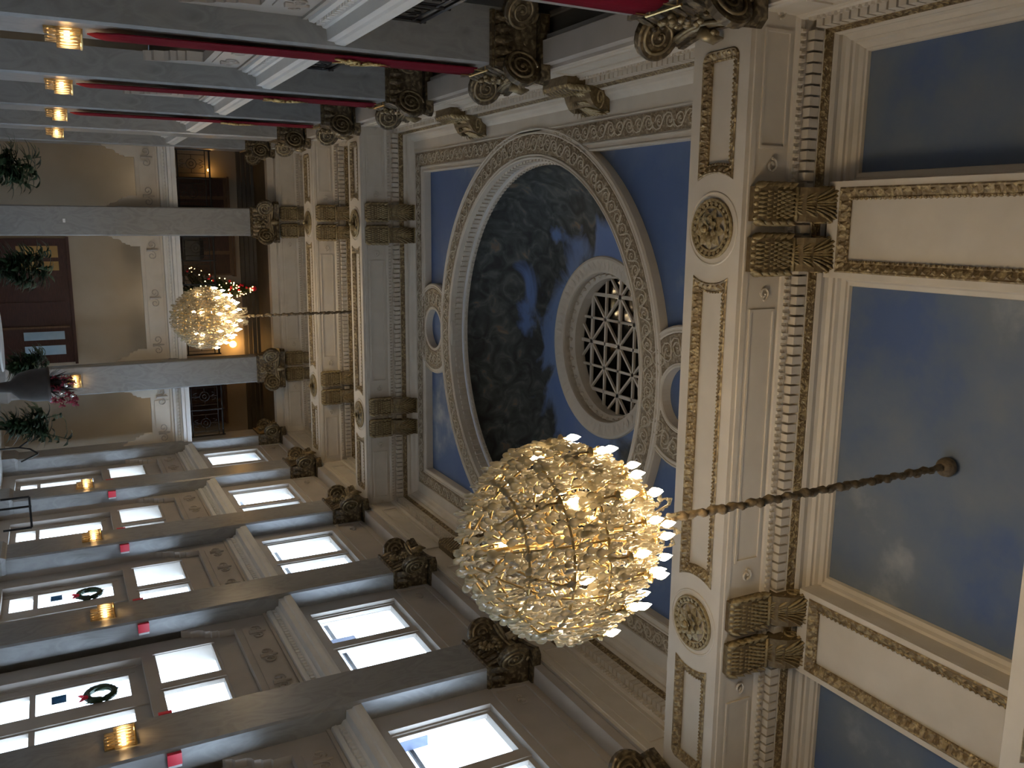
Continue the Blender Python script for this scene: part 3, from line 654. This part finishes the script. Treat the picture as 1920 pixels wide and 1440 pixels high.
# dome and skylight
prof = [(1.62+1.63*math.cos(PI/2*i/14), 9.19+1.22*math.sin(PI/2*i/14)) for i in range(15)]
o = MB(Matrix.Translation((0, 0, 0))).lathe(prof, 72).build('painted_dome', 'mural', None, True); o.location = (XC, CY, 0)
tag(o, 'dark painted mural lining the dome', 'mural')
MB().lathe([(3.3, 9.2), (3.5, 9.2), (3.5, 11.2), (.001, 11.2)], 48).build('attic_shell', 'darkwall', o)
t = thing('skylight', 'round latticed skylight in the middle of the dome', 'skylight')
MB().lathe([(1.70, 10.44), (1.66, 10.38), (1.62, 10.37), (1.50, 10.40), (1.38, 10.41), (1.37, 10.44), (1.37, 10.56), (1.34, 10.57), (1.30, 10.60), (1.27, 10.62), (1.27, 10.84), (1.36, 10.84)], 72, c).build('rim', 'cream', t)
lz = MB()
for i in range(44):
    a = 2*PI*i/44; lz.m = Matrix.Translation(c) @ Matrix.Rotation(a, 4, 'Z'); lz.blade((1.33, 0, 10.46), (1.37, 0, 10.58), .07, 0); lz.ball((1.345, 0, 10.57), .045, 6, 4)
lz.build('leaf_course', 'cream', t)
b = MB()
for i in range(60):
    a = 2*PI*i/60; b.m = Matrix.Translation(c) @ Matrix.Rotation(a, 4, 'Z'); b.blade((1.42, 0, 10.395), (1.60, 0, 10.375), .05, 0)
b.build('leaf_band', 'cream', t)
lat = MB(); R = 1.27; zz = 10.80
def chord(p, d, w):
    p = Vector(p); d = Vector(d).normalized(); bq = p.dot(d); cc = p.dot(p)-R*R; disc = bq*bq-cc
    if disc <= 0: return
    s = math.sqrt(disc); a = p+d*(-bq-s); b2 = p+d*(-bq+s); nn = Vector((-d.y, d.x))*w
    vs = []
    for q in (a-nn, a+nn, b2+nn, b2-nn): vs += [(XC+q.x, CY+q.y, zz-.025), (XC+q.x, CY+q.y, zz+.02)]
    lat.add(vs, [(0,2,4,6),(1,3,5,7),(0,1,3,2),(2,3,5,4),(4,5,7,6),(6,7,1,0)])
for i in (-2, -1, 0, 1, 2):
    wv = .032 if i in (-2, 0, 2) else .022; chord((i*.46, 0), (0, 1), wv); chord((0, i*.46), (1, 0), wv)
for i in (-2, -1, 0, 1, 2): chord((i*.92, 0), (1, 1), .02); chord((i*.92, 0), (1, -1), .02)
lat.build('lattice', 'cream', t)
MB().lathe([(.001, 10.825), (1.3, 10.825), (1.3, 10.835), (.001, 10.835)], 48, c).build('pane', 'darkpane', t)
# ------------------------------------------------------------------ chandeliers
def sil(z):
    T = [(0, .05), (.08, .14), (.16, .29), (.32, .49), (.5, .63), (.7, .70), (.88, .70), (1.05, .64), (1.2, .55), (1.34, .42), (1.46, .28), (1.56, .18), (1.7, .12)]
    for (a, r), (b, s) in zip(T, T[1:]):
        if a <= z <= b: return r+(s-r)*(z-a)/(b-a)
    return .1
def drop(m, p, s, ang, tilt=0):
    """flat lens pendant hung by a narrow neck"""
    mat = Matrix.Translation(p) @ Matrix.Rotation(ang, 4, 'Z') @ Matrix.Rotation(tilt, 4, 'Y') @ Matrix.Diagonal((.42*s, s, s, 1)); old = m.m; m.m = mat
    m.lathe([(.0005, -.105), (.012, -.103), (.024, -.092), (.029, -.075), (.024, -.058), (.012, -.045), (.010, -.03), (.016, -.015), (.010, -.002), (.0005, 0)], 7); m.m = old
def make_chandelier(loc, label):
    t = thing('chandelier', label, 'chandelier', loc, 'crystal chandeliers'); rnd = random.Random(11)
    st = MB(); st.lathe([(.001, .14), (.018, .15), (.03, .18), (.02, .22), (.018, .5), (.05, .56), (.05, .62), (.022, .68), (.022, 1.1), (.06, 1.15), (.06, 1.25), (.02, 1.3), (.02, 1.82), (.001, 1.83)], 12)
    st.build('stem', 'brass', t, True)
    fr = MB()
    for z, r in ((.30, .50), (.55, .66), (.80, .70), (1.05, .62), (1.28, .42)): fr.tube([(r*.93*math.cos(2*PI*i/40), r*.93*math.sin(2*PI*i/40), z) for i in range(40)], .011, 6, True)
    for i in range(10):
        a = 2*PI*i/10; c, s = math.cos(a), math.sin(a)
        fr.tube([(sil(z)*.9*c, sil(z)*.9*s, z) for z in (.08, .2, .35, .5, .65, .8, .95, 1.1, 1.25, 1.4, 1.5)], .009, 5)
    fr.build('frame', 'brass', t, True)
    k = 0
    for (z, r, cnt, off) in ((.92, .71, 11, 0), (1.12, .62, 11, .5), (1.28, .50, 10, .2), (1.42, .34, 8, .6), (.55, .60, 7, .35)):
        for i in range(cnt):
            a = 2*PI*(i+off)/cnt; c, s = math.cos(a), math.sin(a)
            m = MB(); pts = [(.04*c, .04*s, z-.16), (.35*r*c, .35*r*s, z-.30), (.75*r*c, .75*r*s, z-.22), (r*c, r*s, z-.10), (r*c, r*s, z-.02)]; m.tube(pts, .010, 5)
            m.lathe([(.004, -.03), (.035, -.015), (.04, -.005), (.014, 0), (.012, .05), (.001, .051)], 8, (r*c, r*s, z))
            arm = m.build('candle_arm', 'brass', t, True)
            q = MB(); q.lathe([(.001, .05), (.018, .055), (.030, .085), (.020, .125), (.001, .165)], 8, (r*c, r*s, z)); q.build('bulb', 'bulb', arm, True)
    cand = []
    z = .10
    while z < 1.52:
        r = sil(z)
        for lay, (f, sp) in enumerate(((1.0, .075), (.84, .17))):
            cnt = max(5, int(2*PI*r*f/sp))
            for i in range(cnt):
                a = 2*PI*(i+rnd.random()*.6)/cnt; rr = r*f*(1+.05*(rnd.random()-.5)); zz = z+.05*(rnd.random()-.5)
                cand.append((rr*math.cos(a), rr*math.sin(a), zz+.05, a, .85+.45*rnd.random(), lay))
        z += .072
    front = [q for q in cand if q[1] < -.02 and q[5] == 0 and .1 < q[2] < 1.45]; rnd.shuffle(front); front = front[:100]; keep = set(front)
    big = MB()
    for q in cand:
        if q in keep:
            m = MB(); drop(m, q[:3], q[4], q[3], .1); m.build('crystal_drop', 'crystal', t, True)
        else: drop(big, q[:3], q[4], q[3]+rnd.random(), .25*(rnd.random()-.5))
    tag(big.build('crystal_drops', 'crystal', t, True), kind='stuff')
    # strings of small beads between the tiers
    bd = MB()
    for i in range(36):
        a = 2*PI*i/36
        for z0, z1 in ((.30, .75), (.75, 1.2), (1.2, 1.5)):
            for j in range(7): z = z0+(z1-z0)*j/7; r = sil(z)*(.9-.08*math.sin(PI*j/7)); bd.ball((r*math.cos(a), r*math.sin(a), z), .011, 5, 3)
    tag(bd.build('bead_strings', 'crystal', t, True), kind='stuff')
    sp = MB()
    for i in range(9):
        a = 2*PI*i/9; c, s = math.cos(a), math.sin(a)
        sp.tube([(.05*c, .05*s, 1.42), (.09*c, .09*s, 1.62), (.15*c, .15*s, 1.74), (.20*c, .20*s, 1.74), (.21*c, .21*s, 1.69)], .010, 5)
        for j in range(7): q = j/6; sp.ball(((.06+.14*q)*c, (.06+.14*q)*s, 1.60+.13*math.sin(PI*.7*q)), .014, 5, 4)
        drop(sp, (.21*c, .21*s, 1.69), .8, a)
    sp.build('top_spray', 'crystal', t, True)
    ch = MB(); H = 9.0-loc[2]; pts = []; rad = []; n = 120
    for i in range(n+1):
        z = 1.78+(H-.06-1.78)*i/n; pts.append((.008*math.cos(i*.9), .008*math.sin(i*.9), z)); rad.append(.034+.007*math.sin(i*1.7)+.004*math.sin(i*.37+1))
    ch.tube(pts, rad, 8); ch.build('chain_sleeve', 'chain', t, True)
    MB().lathe([(.001, H-.15), (.05, H-.15), (.085, H-.11), (.095, H-.07), (.085, H-.03), (.06, H), (.001, H)], 20).build('ceiling_canopy', 'chain', t, True)
    for z, r, c in ((1.12, .52, 5), (1.34, .27, 3)):
        for i in range(c):
            a = 2*PI*(i+.25+z)/c; lamp('chandelier_light', (r*math.cos(a), r*math.sin(a), z), CHAND_POWER, (1, .80, .52), .05, t)
    return t
bpy.context.view_layer.update()
ch1 = make_chandelier((2.23, 5.06, 3.88), 'large lit crystal chandelier nearest the viewer')
bpy.context.view_layer.update()
def dup_deep(o, parent=None):
    c = o.copy(); COL.objects.link(c)
    if parent: c.parent = parent
    for k in list(o.children): dup_deep(k, c)
    return c
ch2 = dup_deep(ch1); ch2.location = (2.23, 21.09, 3.88); ch2['label'] = 'smaller looking lit crystal chandelier at the far end'; ch2.rotation_euler.z = .5
# ------------------------------------------------------------------ banners
def banner(k, label):
    t = thing('banner', label, 'banner', (XL+.03, yk(k), 0), 'red banners on the gallery side pillars')
    prof = [(.12, 2.42), (.33, 2.15), (.52, 2.42), (.52, 6.80), (.13, 6.70)]
    m = MB(); n = 24; vs = []; fs = []
    for i in range(n+1):
        z = 2.42+(6.72-2.42)*i/n
        for j in range(7):
            y = .06+.54*j/6; wv = .012*math.sin(j*1.4+z*.6); zb = z if i else 2.42-.28*(1-abs(j-3)/3); zt = z if i < n else 6.72+.10*(j/6); vs.append((.03+wv, y, zb if i == 0 else zt))
    a = len(vs); vs += [(x-.012, y, z) for x, y, z in vs]
    for i in range(n):
        for j in range(6): q = i*7+j; fs += [(q, q+1, q+8, q+7), (a+q, a+q+7, a+q+8, a+q+1)]
    for i in range(n): fs += [(i*7, i*7+7, a+i*7+7, a+i*7), (i*7+6, a+i*7+6, a+i*7+13, i*7+13)]
    for j in range(6): fs += [(j, a+j, a+j+1, j+1), (n*7+j, n*7+j+1, a+n*7+j+1, a+n*7+j)]
    m.add(vs, fs); m.build('cloth', 'red', t, True)
    e = MB(); to = lambda u, v: (.052, .33+u, v)
    curl(e, to, -.05, 5.02, .10, 1.1, -1, .016); curl(e, to, .06, 5.14, .11, 1.3, 1, .016); curl(e, to, .0, 5.30, .09, 1.0, -1, .014); curl(e, to, -.03, 5.42, .07, 1.2, 1, .012)
    e.tube([to(-.14, 4.86), to(-.1, 4.98), to(.08, 5.06), to(.14, 5.25), to(.02, 5.36), to(-.04, 5.52), to(.02, 5.62)], [.018, .016, .02, .016, .018, .012, .008], 6)
    e.tube([to(.13, 4.9), to(.02, 5.0), to(-.12, 5.12), to(-.1, 5.3), to(.08, 5.42)], [.008, .016, .018, .014, .008], 6)
    e.build('emblem', 'goldthread', t, True)
    r = MB(); r.tube([(.03, .06, 6.86), (.03, .60, 6.86)], .014, 6)
    for y in (.12, .54): r.tube([(.03, y, 6.86), (.03, y, 6.70)], .006, 5); r.tube([(-.03, y, 6.86), (.03, y, 6.86)], .008, 5)
    r.build('hanging_rod', 'brass', t); return t
for k, l in zip((0, 1, 2, 3), ('dark red banner, nearest one, only its top corner in view', 'dark red banner with gold script, longest one in view', 'dark red banner with gold script, between the longest and the farthest banner', 'dark red banner farthest from the viewer')): banner(k, l)
# ------------------------------------------------------------------ wall sconces
def sconce(label, group='glass sconces on the pillars', lit=True):
    """mounted on the plane local x=0, looking along +x"""
    t = thing('wall_sconce', label, 'wall lamp', (0, 0, 0), group)
    MB().box(0, .025, -.13, .13, 1.72, 2.10).build('back_plate', 'brass', t)
    g = MB()
    for i in range(13):
        a = -PI/2+PI*i/12; g.tube([(.03+.15*math.cos(a), .17*math.sin(a), 1.84), (.03+.15*math.cos(a), .17*math.sin(a), 2.07)], .017, 6)
    for i in range(9):
        a = -PI/2+PI*i/8; g.tube([(.03+.10*math.cos(a), .12*math.sin(a), 1.73), (.03+.10*math.cos(a), .12*math.sin(a), 1.90)], .015, 6)
    g.build('glass_rods', 'crystal', t, True)
    MB().lathe([(.18, 2.07), (.185, 2.075), (.185, 2.09), (.18, 2.095), (.16, 2.09), (.16, 2.075), (.18, 2.07)], 12, (.02, 0, 0), PI, -PI/2).build('rim', 'brass', t)
    MB().tube([(.03+.105*math.cos(-PI/2+PI*i/10), .125*math.sin(-PI/2+PI*i/10), 1.945) for i in range(11)], .026, 8).build('bulb', 'bulbfar' if lit else 'white', t, True)
    if lit: lamp('sconce_light', (.24, 0, 1.94), SCONCE_POWER, (1, .66, .33), .04, t)
    return t
OR = {1: 'nearest', 2: 'second', 3: 'third', 4: 'farthest'}
for k in (1, 2, 3, 4):
    s = sconce('lit glass rod sconce on the gallery side pillars, %s of four' % OR[k]); s.location = (XL, yk(k)+.45, 0)
    s = sconce('lit glass rod sconce on the window side pillars, %s of four' % OR[k]); s.location = (XR, yk(k)+.45, 0); s.rotation_euler.z = PI
s = sconce('lit glass sconce on the far column behind the flowers', 'sconces on the far columns'); s.location = (4.41, 26.42, 0); s.rotation_euler.z = -PI/2
tag(MB().box(-.01, .09, 26.405, 26.42, 1.97, 2.03).build('wall_plate', 'white'), 'tiny pale plate on the far column nearer the gallery side', 'plate')
# ------------------------------------------------------------------ red wall boxes on the window side pillars
for k in (1, 2, 3, 4):
    for face in (0, 1):
        y = yk(k) if face == 0 else yk(k)+.9; s = -1 if face == 0 else 1
        t = thing('alarm_box', 'red box with white edge on the %s of the %s sconce pillar by the windows' % ('front' if face == 0 else 'back', OR[k]), 'alarm box', (6.63, y, 2.49), 'red boxes on the pillars')
        MB().box(-.075-.04*face, .075-.04*face, min(0, s*.06), max(0, s*.06), -.085, .085).build('box', 'redbox', t)
        MB().box(.076-.04*face, .11-.04*face, min(0, s*.055), max(0, s*.055), -.08, .08).build('white_edge', 'white', t)
# ------------------------------------------------------------------ wreaths and notices in the lower windows
for k, l in ((0, 'evergreen wreath hung in the nearest lower window'), (1, 'evergreen wreath with a red bow, larger of the two seen whole'), (2, 'smaller evergreen wreath, in the bay beyond the larger wreath')):
    c = (yk(k)+.9+yk(k+1))/2; t = thing('wreath', l, 'wreath', (WR+.20, c+.38, 1.76), 'window wreaths'); m = MB(); rnd = random.Random(k)
    m.tube([(0, .19*math.cos(2*PI*i/20), .19*math.sin(2*PI*i/20)) for i in range(20)], .05, 6, True)
    for i in range(220):
        a = rnd.random()*2*PI; r = .19+.05*(rnd.random()-.5); b = a+rnd.random()*2-1; rr = r+(.03+.05*rnd.random())*(1 if rnd.random() > .4 else -.8)
        m.blade((.03*(rnd.random()-.5), r*math.cos(a), r*math.sin(a)), (.10*(rnd.random()-.5), rr*math.cos(a+.2*b), rr*math.sin(a+.2*b)), .012, 0, 2)
    m.build('evergreen', 'leaf', t)
    b = MB(); b.ball((-.05, -.12, -.2), .035, 6, 4); b.blade((-.05, -.12, -.2), (-.05, -.22, -.30), .03, 0); b.blade((-.05, -.12, -.2), (-.05, -.03, -.31), .03, 0); b.build('bow', 'redbox', t)
    o = MB().box(WR+.268, WR+.28, c+.50, c+.72, 1.10, 1.30).build('window_notice', 'notice'); tag(o, 'small blue grey notice low in the pane, %s wreathed window' % ('nearest' if k == 0 else 'middle' if k == 1 else 'farthest'), 'notice', 'notices in the windows')
# ------------------------------------------------------------------ gallery railings
def railing(L, label, to):
    t = thing('balcony_railing', label, 'railing', (0, 0, 0), 'black iron gallery railings')
    r = MB(); r.tube([to(0, 5.90), to(L, 5.90)], .028, 6); r.tube([to(0, 5.78), to(L, 5.78)], .014, 6); r.tube([to(0, 5.02), to(L, 5.02)], .018, 6); r.build('rail', 'iron', t)
    n = max(2, round(L/.75)); s = MB()
    for i in range(n+1):
        u = .02+(L-.04)*i/n; MB().tube([to(u, 4.94), to(u, 5.96)], .022, 6).build('post', 'iron', t)
    for i in range(n):
        a = L*i/n; w = L/n; c = a+w/2
        for u in (a+w*.18, a+w*.82): s.tube([to(u, 5.02), to(u, 5.78)], .009, 5)
        s.tube([to(c+.14*math.cos(2*PI*j/20), 5.40+.14*math.sin(2*PI*j/20)) for j in range(20)], .010, 5, True); s.tube([to(c+.06*math.cos(2*PI*j/12), 5.40+.06*math.sin(2*PI*j/12)) for j in range(12)], .010, 5, True)
        for sg in (-1, 1):
            s.tube([to(c, 5.40+sg*.14), to(c, 5.40+sg*.37)], .009, 5); s.tube([to(c+sg*.14, 5.40), to(c+sg*w*.32, 5.40)], .009, 5)
            for q in (-1, 1): s.tube([to(c+q*(.03+.09*j/6)*1, 5.40+sg*(.22+.10*math.sin(PI*j/6))) for j in range(7)], .008, 5)
    s.build('scrollwork', 'iron', t); return t
for k in range(5): railing(3.08, 'black iron railing on the side gallery, %s bay' % NUM[k], (lambda y0: (lambda u, z: (WL-.10, y0+u, z)))(yk(k)+.91))
for (a, b), w in zip(FB, ('gallery side end bay', 'middle bay behind the far chandelier', 'window side end bay')): railing(b-a-.04, 'black iron railing on the far gallery, %s' % w, (lambda x0: (lambda u, z: (x0+u, YF+.12, z)))(a+.02))
# ------------------------------------------------------------------ unseen fill lamps added under the galleries to brighten the far wall and aisle
def fill_lamp(loc, p, label):
    t = thing('added_fill_lamp', label, 'added fill lamp', loc, 'fill lamps added under the galleries'); MB().lathe([(.001, 0), (.16, 0), (.16, -.05), (.10, -.09), (.001, -.09)], 16).build('shade', 'fillglow', t); lamp('hall_fill_light', (0, 0, -.2), p, (1, .88, .70), .15, t)
for i, x in enumerate((-1.2, 2.2, 5.6)): fill_lamp((x, 27.7, 4.62), 8, 'added unseen fill lamp under the far gallery, out of sight above the opening')
for i, y in enumerate((9.1, 13.1, 17.1, 21.1)): fill_lamp((-4.4, y, 4.5), 16, 'added unseen fill lamp under the side gallery, out of sight above the opening')
# ------------------------------------------------------------------ far end furniture
d = struct(MB().box(.55, 4.15, 28.40, 28.50, 0, 2.02).build('door_1', 'wood'), 'dark mahogany glazed entrance screen under the far wall', 'door')
PANES = ((.76, 1.09), (1.20, 1.46), (3.22, 3.46), (3.63, 3.90))
for i, (a, b2) in enumerate(PANES):
    MB().box(a, b2, 28.385, 28.399, .75, 1.80).build('pane', noisy('glass_painted_hall_light' if i < 2 else 'glass_painted_daylight', [(.3, (.32, .20, .08) if i < 2 else (.32, .48, .62)), (.7, (.4, .26, .1) if i < 2 else (.45, .6, .72))], 2, .1), d)  # hall light and daylight behind the panes are painted into their colour
for a, b2 in ((1.62, 2.30), (2.36, 3.02)): MB().box(a, b2, 28.37, 28.40, .2, 1.86).build('panel', 'wood', d)
MB().box(3.06, 3.12, 28.34, 28.40, 0, 1.95).build('post', 'wood2', d); MB().box(.5, 4.2, 28.36, 28.41, 2.02, 2.10).build('head_rail', 'wood', d)
def sconce_round(loc, r, label):
    t = thing('gallery_lamp', label, 'lamp', loc); MB().ball((0, 0, 0), r, 12, 8).build('shade', 'lampglow', t, True); MB().box(-.03, .03, r*.5, .16 if r > .1 else .07, -.04, .04).build('bracket', 'brass', t)
    lamp('gallery_light', (0, -.25, .05), 14 if r > .1 else 2, (1, .55, .18), .05, t); return t
sconce_round((4.16, 30.44, 6.90), .12, 'glowing amber lamp on the far gallery wall beside the tree')
sconce_round((-1.62, 30.52, 6.42), .05, 'tiny lit lamp in the far gallery, gallery side end bay')
t = thing('christmas_tree', 'decorated Christmas tree with lights on the far gallery', 'tree', (2.15, 28.6, 4.90), None)
tr = MB(); rnd = random.Random(5); tr.tube([(0, 0, 0), (0, 0, 2.35)], [.05, .01], 6)
for i in range(900):
    q = rnd.random()**.75; z = .3+2.1*q; r = .72*(1-q)+.05; a = rnd.random()*2*PI; tr.blade((r*.35*math.cos(a), r*.35*math.sin(a), z+.08), (r*math.cos(a), r*math.sin(a), z-.06), .03, 0, 2)
tr.build('branches', 'leaf', t)
for i in range(70):
    q = rnd.random(); z = .3+2.1*q; r = (.72*(1-q)+.07); a = PI+rnd.random()*PI; MB().ball((r*math.cos(a), r*math.sin(a), z), .018, 5, 4).build('fairy_light', 'fairy', t)
for i in range(24):
    q = rnd.random(); z = .3+2.0*q; r = (.70*(1-q)+.05); a = PI+rnd.random()*PI; MB().ball((r*math.cos(a), r*math.sin(a), z), .04, 7, 5).build('bauble', 'redbox', t)
MB().ball((0, 0, 2.42), .09, 8, 6).build('tree_topper', 'redbox', t)
t = thing('armchair', 'black leather armchair back on the far gallery, next to the near column', 'chair', (.85, 27.9, 4.90))
m = MB(); m.box(-.36, .36, -.16, -.02, .28, .70); m.add([(-.36, -.16, .70), (.36, -.16, .70), (.36, -.02, .70), (-.36, -.02, .70), (-.26, -.14, .82), (.26, -.14, .82), (.26, -.04, .82), (-.26, -.04, .82)], [(0,1,5,4),(1,2,6,5),(2,3,7,6),(3,0,4,7),(4,5,6,7)]); m.build('backrest', 'tv', t)
MB().box(-.36, .36, -.02, .6, .22, .44).build('seat', 'tv', t)
for s in (-1, 1): MB().box(s*.36-.06*(s > 0), s*.36+.06*(s < 0)+0.001, -.02, .6, .44, .62).build('armrest', 'tv', t)
for x in (-.3, .3):
    for y in (-.1, .52): MB().tube([(x, y, 0), (x, y, .24)], .025, 6).build('leg', 'wood', t)
def cabinet(loc, w, h, label):
    t = thing('cabinet', label, 'cabinet', loc, 'wooden cabinets on the far gallery'); MB().box(-w/2, w/2, 0, .4, 0, h).build('body', 'wood2', t)
    for s in (-1, 1): MB().box(s*w/4-w*.21, s*w/4+w*.21, -.02, 0, .1, h-.12).build('door', 'wood', t)
    MB().box(-w/2-.04, w/2+.04, -.05, .42, h, h+.07).build('top', 'wood2', t)
cabinet((1.05, 30.15, 4.90), 1.5, 2.1, 'tall brown wooden cabinet on the far gallery, middle bay')
cabinet((-.72, 30.15, 4.90), 1.3, 2.0, 'brown wooden cabinet on the far gallery, gallery side end bay')
cabinet((6.0, 30.15, 4.90), 1.6, 1.6, 'brown wooden cabinet on the far gallery, window side end bay')
# ------------------------------------------------------------------ plants, flower urn, stands
def plant(loc, h, spread, n, label, seed, w=.048, pot=True, zb=0.0):
    t = thing('potted_plant', label, 'plant', loc, 'leafy plants at the far end'); rnd = random.Random(seed)
    MB().lathe([(.001, 0), (.17, 0), (.22, .38), (.23, .42), (.20, .42), (.19, .38), (.001, .37)], 16).build('pot', 'pot', t, True)
    s = MB(); lv = MB()
    for i in range(9):
        a = 2*PI*i/9+rnd.random(); r = spread*(.25+.5*rnd.random()); top = h*(.65+.35*rnd.random()); s.tube([(0, 0, .36), (r*.4*math.cos(a), r*.4*math.sin(a), .36+(top-.36)*.6), (r*math.cos(a), r*math.sin(a), top)], .008, 5)
        for j in range(int(n*1.4)):
            q = .35+.65*rnd.random(); b = a+rnd.random()*5; px, py, pz = r*q*math.cos(a), r*q*math.sin(a), .36+(top-.36)*q; L = spread*(.35+.4*rnd.random())
            lv.blade((px, py, pz), (px+L*math.cos(b), py+L*math.sin(b), pz+L*(rnd.random()*.7-.25)), w, .12, 4)
    s.build('stem', 'leaf', t); lv.build('foliage', 'leaf', t)
plant((-.92, 18.2, 0), 1.62, .55, 20, 'tall dark leafy plant beside the gallery side pillars', 1)
plant((.95, 19.6, 0), 1.62, .55, 26, 'broad dark bushy plant in front of the mahogany screen, gallery side', 2)
plant((3.15, 21.4, 0), 1.45, .5, 26, 'dark bushy plant in front of the daylight-coloured panes of the screen', 3)
plant((3.66, 17.5, 0), 1.66, .46, 20, 'green leafy plant beside the red flowers, on the window side', 4)
t = thing('flower_urn', 'dark urn of red flowers and twigs with silver baubles', 'flower arrangement', (2.72, 16.2, .16)); rnd = random.Random(9)
MB().lathe([(.001, -.16), (.30, -.16), (.30, -.02), (.24, .0), (.24, .06), (.10, .14), (.08, .55), (.10, .7), (.22, .82), (.27, 1.0), (.28, 1.22), (.31, 1.26), (.29, 1.28), (.001, 1.26)], 20).build('urn', 'urn', t, True)
m = MB(); fl = MB()
for i in range(120):
    a = rnd.random()*2*PI; r = .05+.3*rnd.random(); z = 1.30+.42*rnd.random(); m.blade((.12*math.cos(a), .12*math.sin(a), 1.25), (r*math.cos(a), r*math.sin(a), z), .018, 0, 2)
m.blade((.06, 0, 1.3), (.12, -.02, 1.92), .02, 0, 3)
m.build('twigs', 'urn', t)
for i in range(34):
    a = -PI/2+(rnd.random()-.35)*3; r = .18+.16*rnd.random(); p = (r*math.cos(a)+.08, r*math.sin(a), 1.30+.34*rnd.random())
    for j in range(5): b = j*2*PI/5; fl.blade(p, (p[0]+.06*math.cos(b), p[1]-.03, p[2]+.06*math.sin(b)), .022, 0, 2)
fl.build('flowers', 'flower', t)
for i, (a, b2, z) in enumerate(((-.02, -.33, 1.50), (.16, -.32, 1.58), (.10, -.34, 1.42))): MB().ball((a, b2, z), .035, 10, 8).build('bauble', 'silver', t, True)
t = thing('console_table', 'white covered table at the bottom edge of the view near the far end', 'table', (2.3, 19.2, 0)); MB().lathe([(.001, .60), (.60, .60), (.62, .62), (.60, .65), (.001, .65)], 28).build('tabletop', 'pot', t)
MB().lathe([(.001, 0), (.32, 0), (.30, .05), (.06, .10), (.05, .60)], 16).build('pedestal', 'wood', t)
# black metal stands by the windows
def stand(loc, label, pts_list, r=.018):
    t = thing('metal_stand', label, 'stand', loc, 'black metal stands by the windows'); m = MB()
    for pts in pts_list: m.tube(pts, r, 6)
    m.build('frame', 'iron', t); MB().lathe([(.001, 0), (.2, 0), (.2, .02), (.03, .04), (.001, .04)], 16).build('base', 'iron', t)
stand((4.55, 15.4, 0), 'black square topped metal stand by the windows', [[(0, 0, .02), (0, 0, 1.02)], [(-.16, 0, 1.0), (.34, -.05, 1.0)], [(-.16, 0, 1.0), (-.16, 0, .6)], [(.34, -.05, 1.0), (.34, -.05, .6)]])
stand((4.75, 20.5, 0), 'black metal stand with bent arms near the far corner', [[(0, 0, .02), (0, 0, .7), (.05, 0, .9), (.16, -.05, 1.05)], [(0, 0, .7), (-.12, 0, .88), (-.34, 0, 1.02)], [(.16, -.05, 1.05), (.3, -.05, .72)]])
# ------------------------------------------------------------------ street side: pale buildings in daylight
t = thing('street_building', 'pale stone building across the street, seen through the windows', 'building')
fb = MB(); holes = []
for i in range(14):
    y = -8+4.0*i
    for z in (1.2, 6.4, 10.4): holes.append([(y, z), (y+1.1, z), (y+1.1, z+2.2), (y, z+2.2)])
fb.plate([(-14, -3), (50, -3), (50, 13), (-14, 13)], holes, toL, 20, 20.6); fb.build('wall', 'stone', t)
for h in holes: MB().box(20.35, 20.45, h[0][0], h[1][0], h[0][1], h[2][1]).build('window', 'palewin', t)
MB().box(19.6, 20, -14, 50, 9.3, 9.6).build('ledge', 'stone', t)
tag(MB().box(7.4, 24, -20, 60, -3.4, -3.05).build('street', 'asphalt'), 'pale street outside the windows', 'street')
# porch balcony outside the upper windows: rail, posts and scrolled keystones
t = thing('porch_balustrade', 'dark rail and pilasters outside the upper windows', 'balustrade'); m = MB(); m.box(9.2, 9.26, -6, 30, 6.55, 6.62); m.build('rail', 'darkgrey', t)
for k in (0, 1, 2):
    c = (yk(k)+.9+yk(k+1))/2; MB().box(9.0, 9.2, c+.0, c+.28, 4.2, 6.9).build('pilaster', 'bluegrey', t)
kx = thing('keystone', 'grey round carved keystone outside the nearest upper window', 'keystone', (8.3, 9.62, 7.12)); m = MB(); m.m = Matrix.Translation((0, 0, 0)) @ Matrix.Rotation(PI/2, 4, 'Y')
m.lathe([(.001, -.06), (.10, -.06), (.12, -.03), (.17, -.03), (.20, -.07), (.23, -.03), (.24, .08), (.001, .08)], 24); m.m = Matrix.Identity(4); m.box(-.06, .08, -.17, .24, .05, .36); m.build('roundel', 'darkgrey', kx)
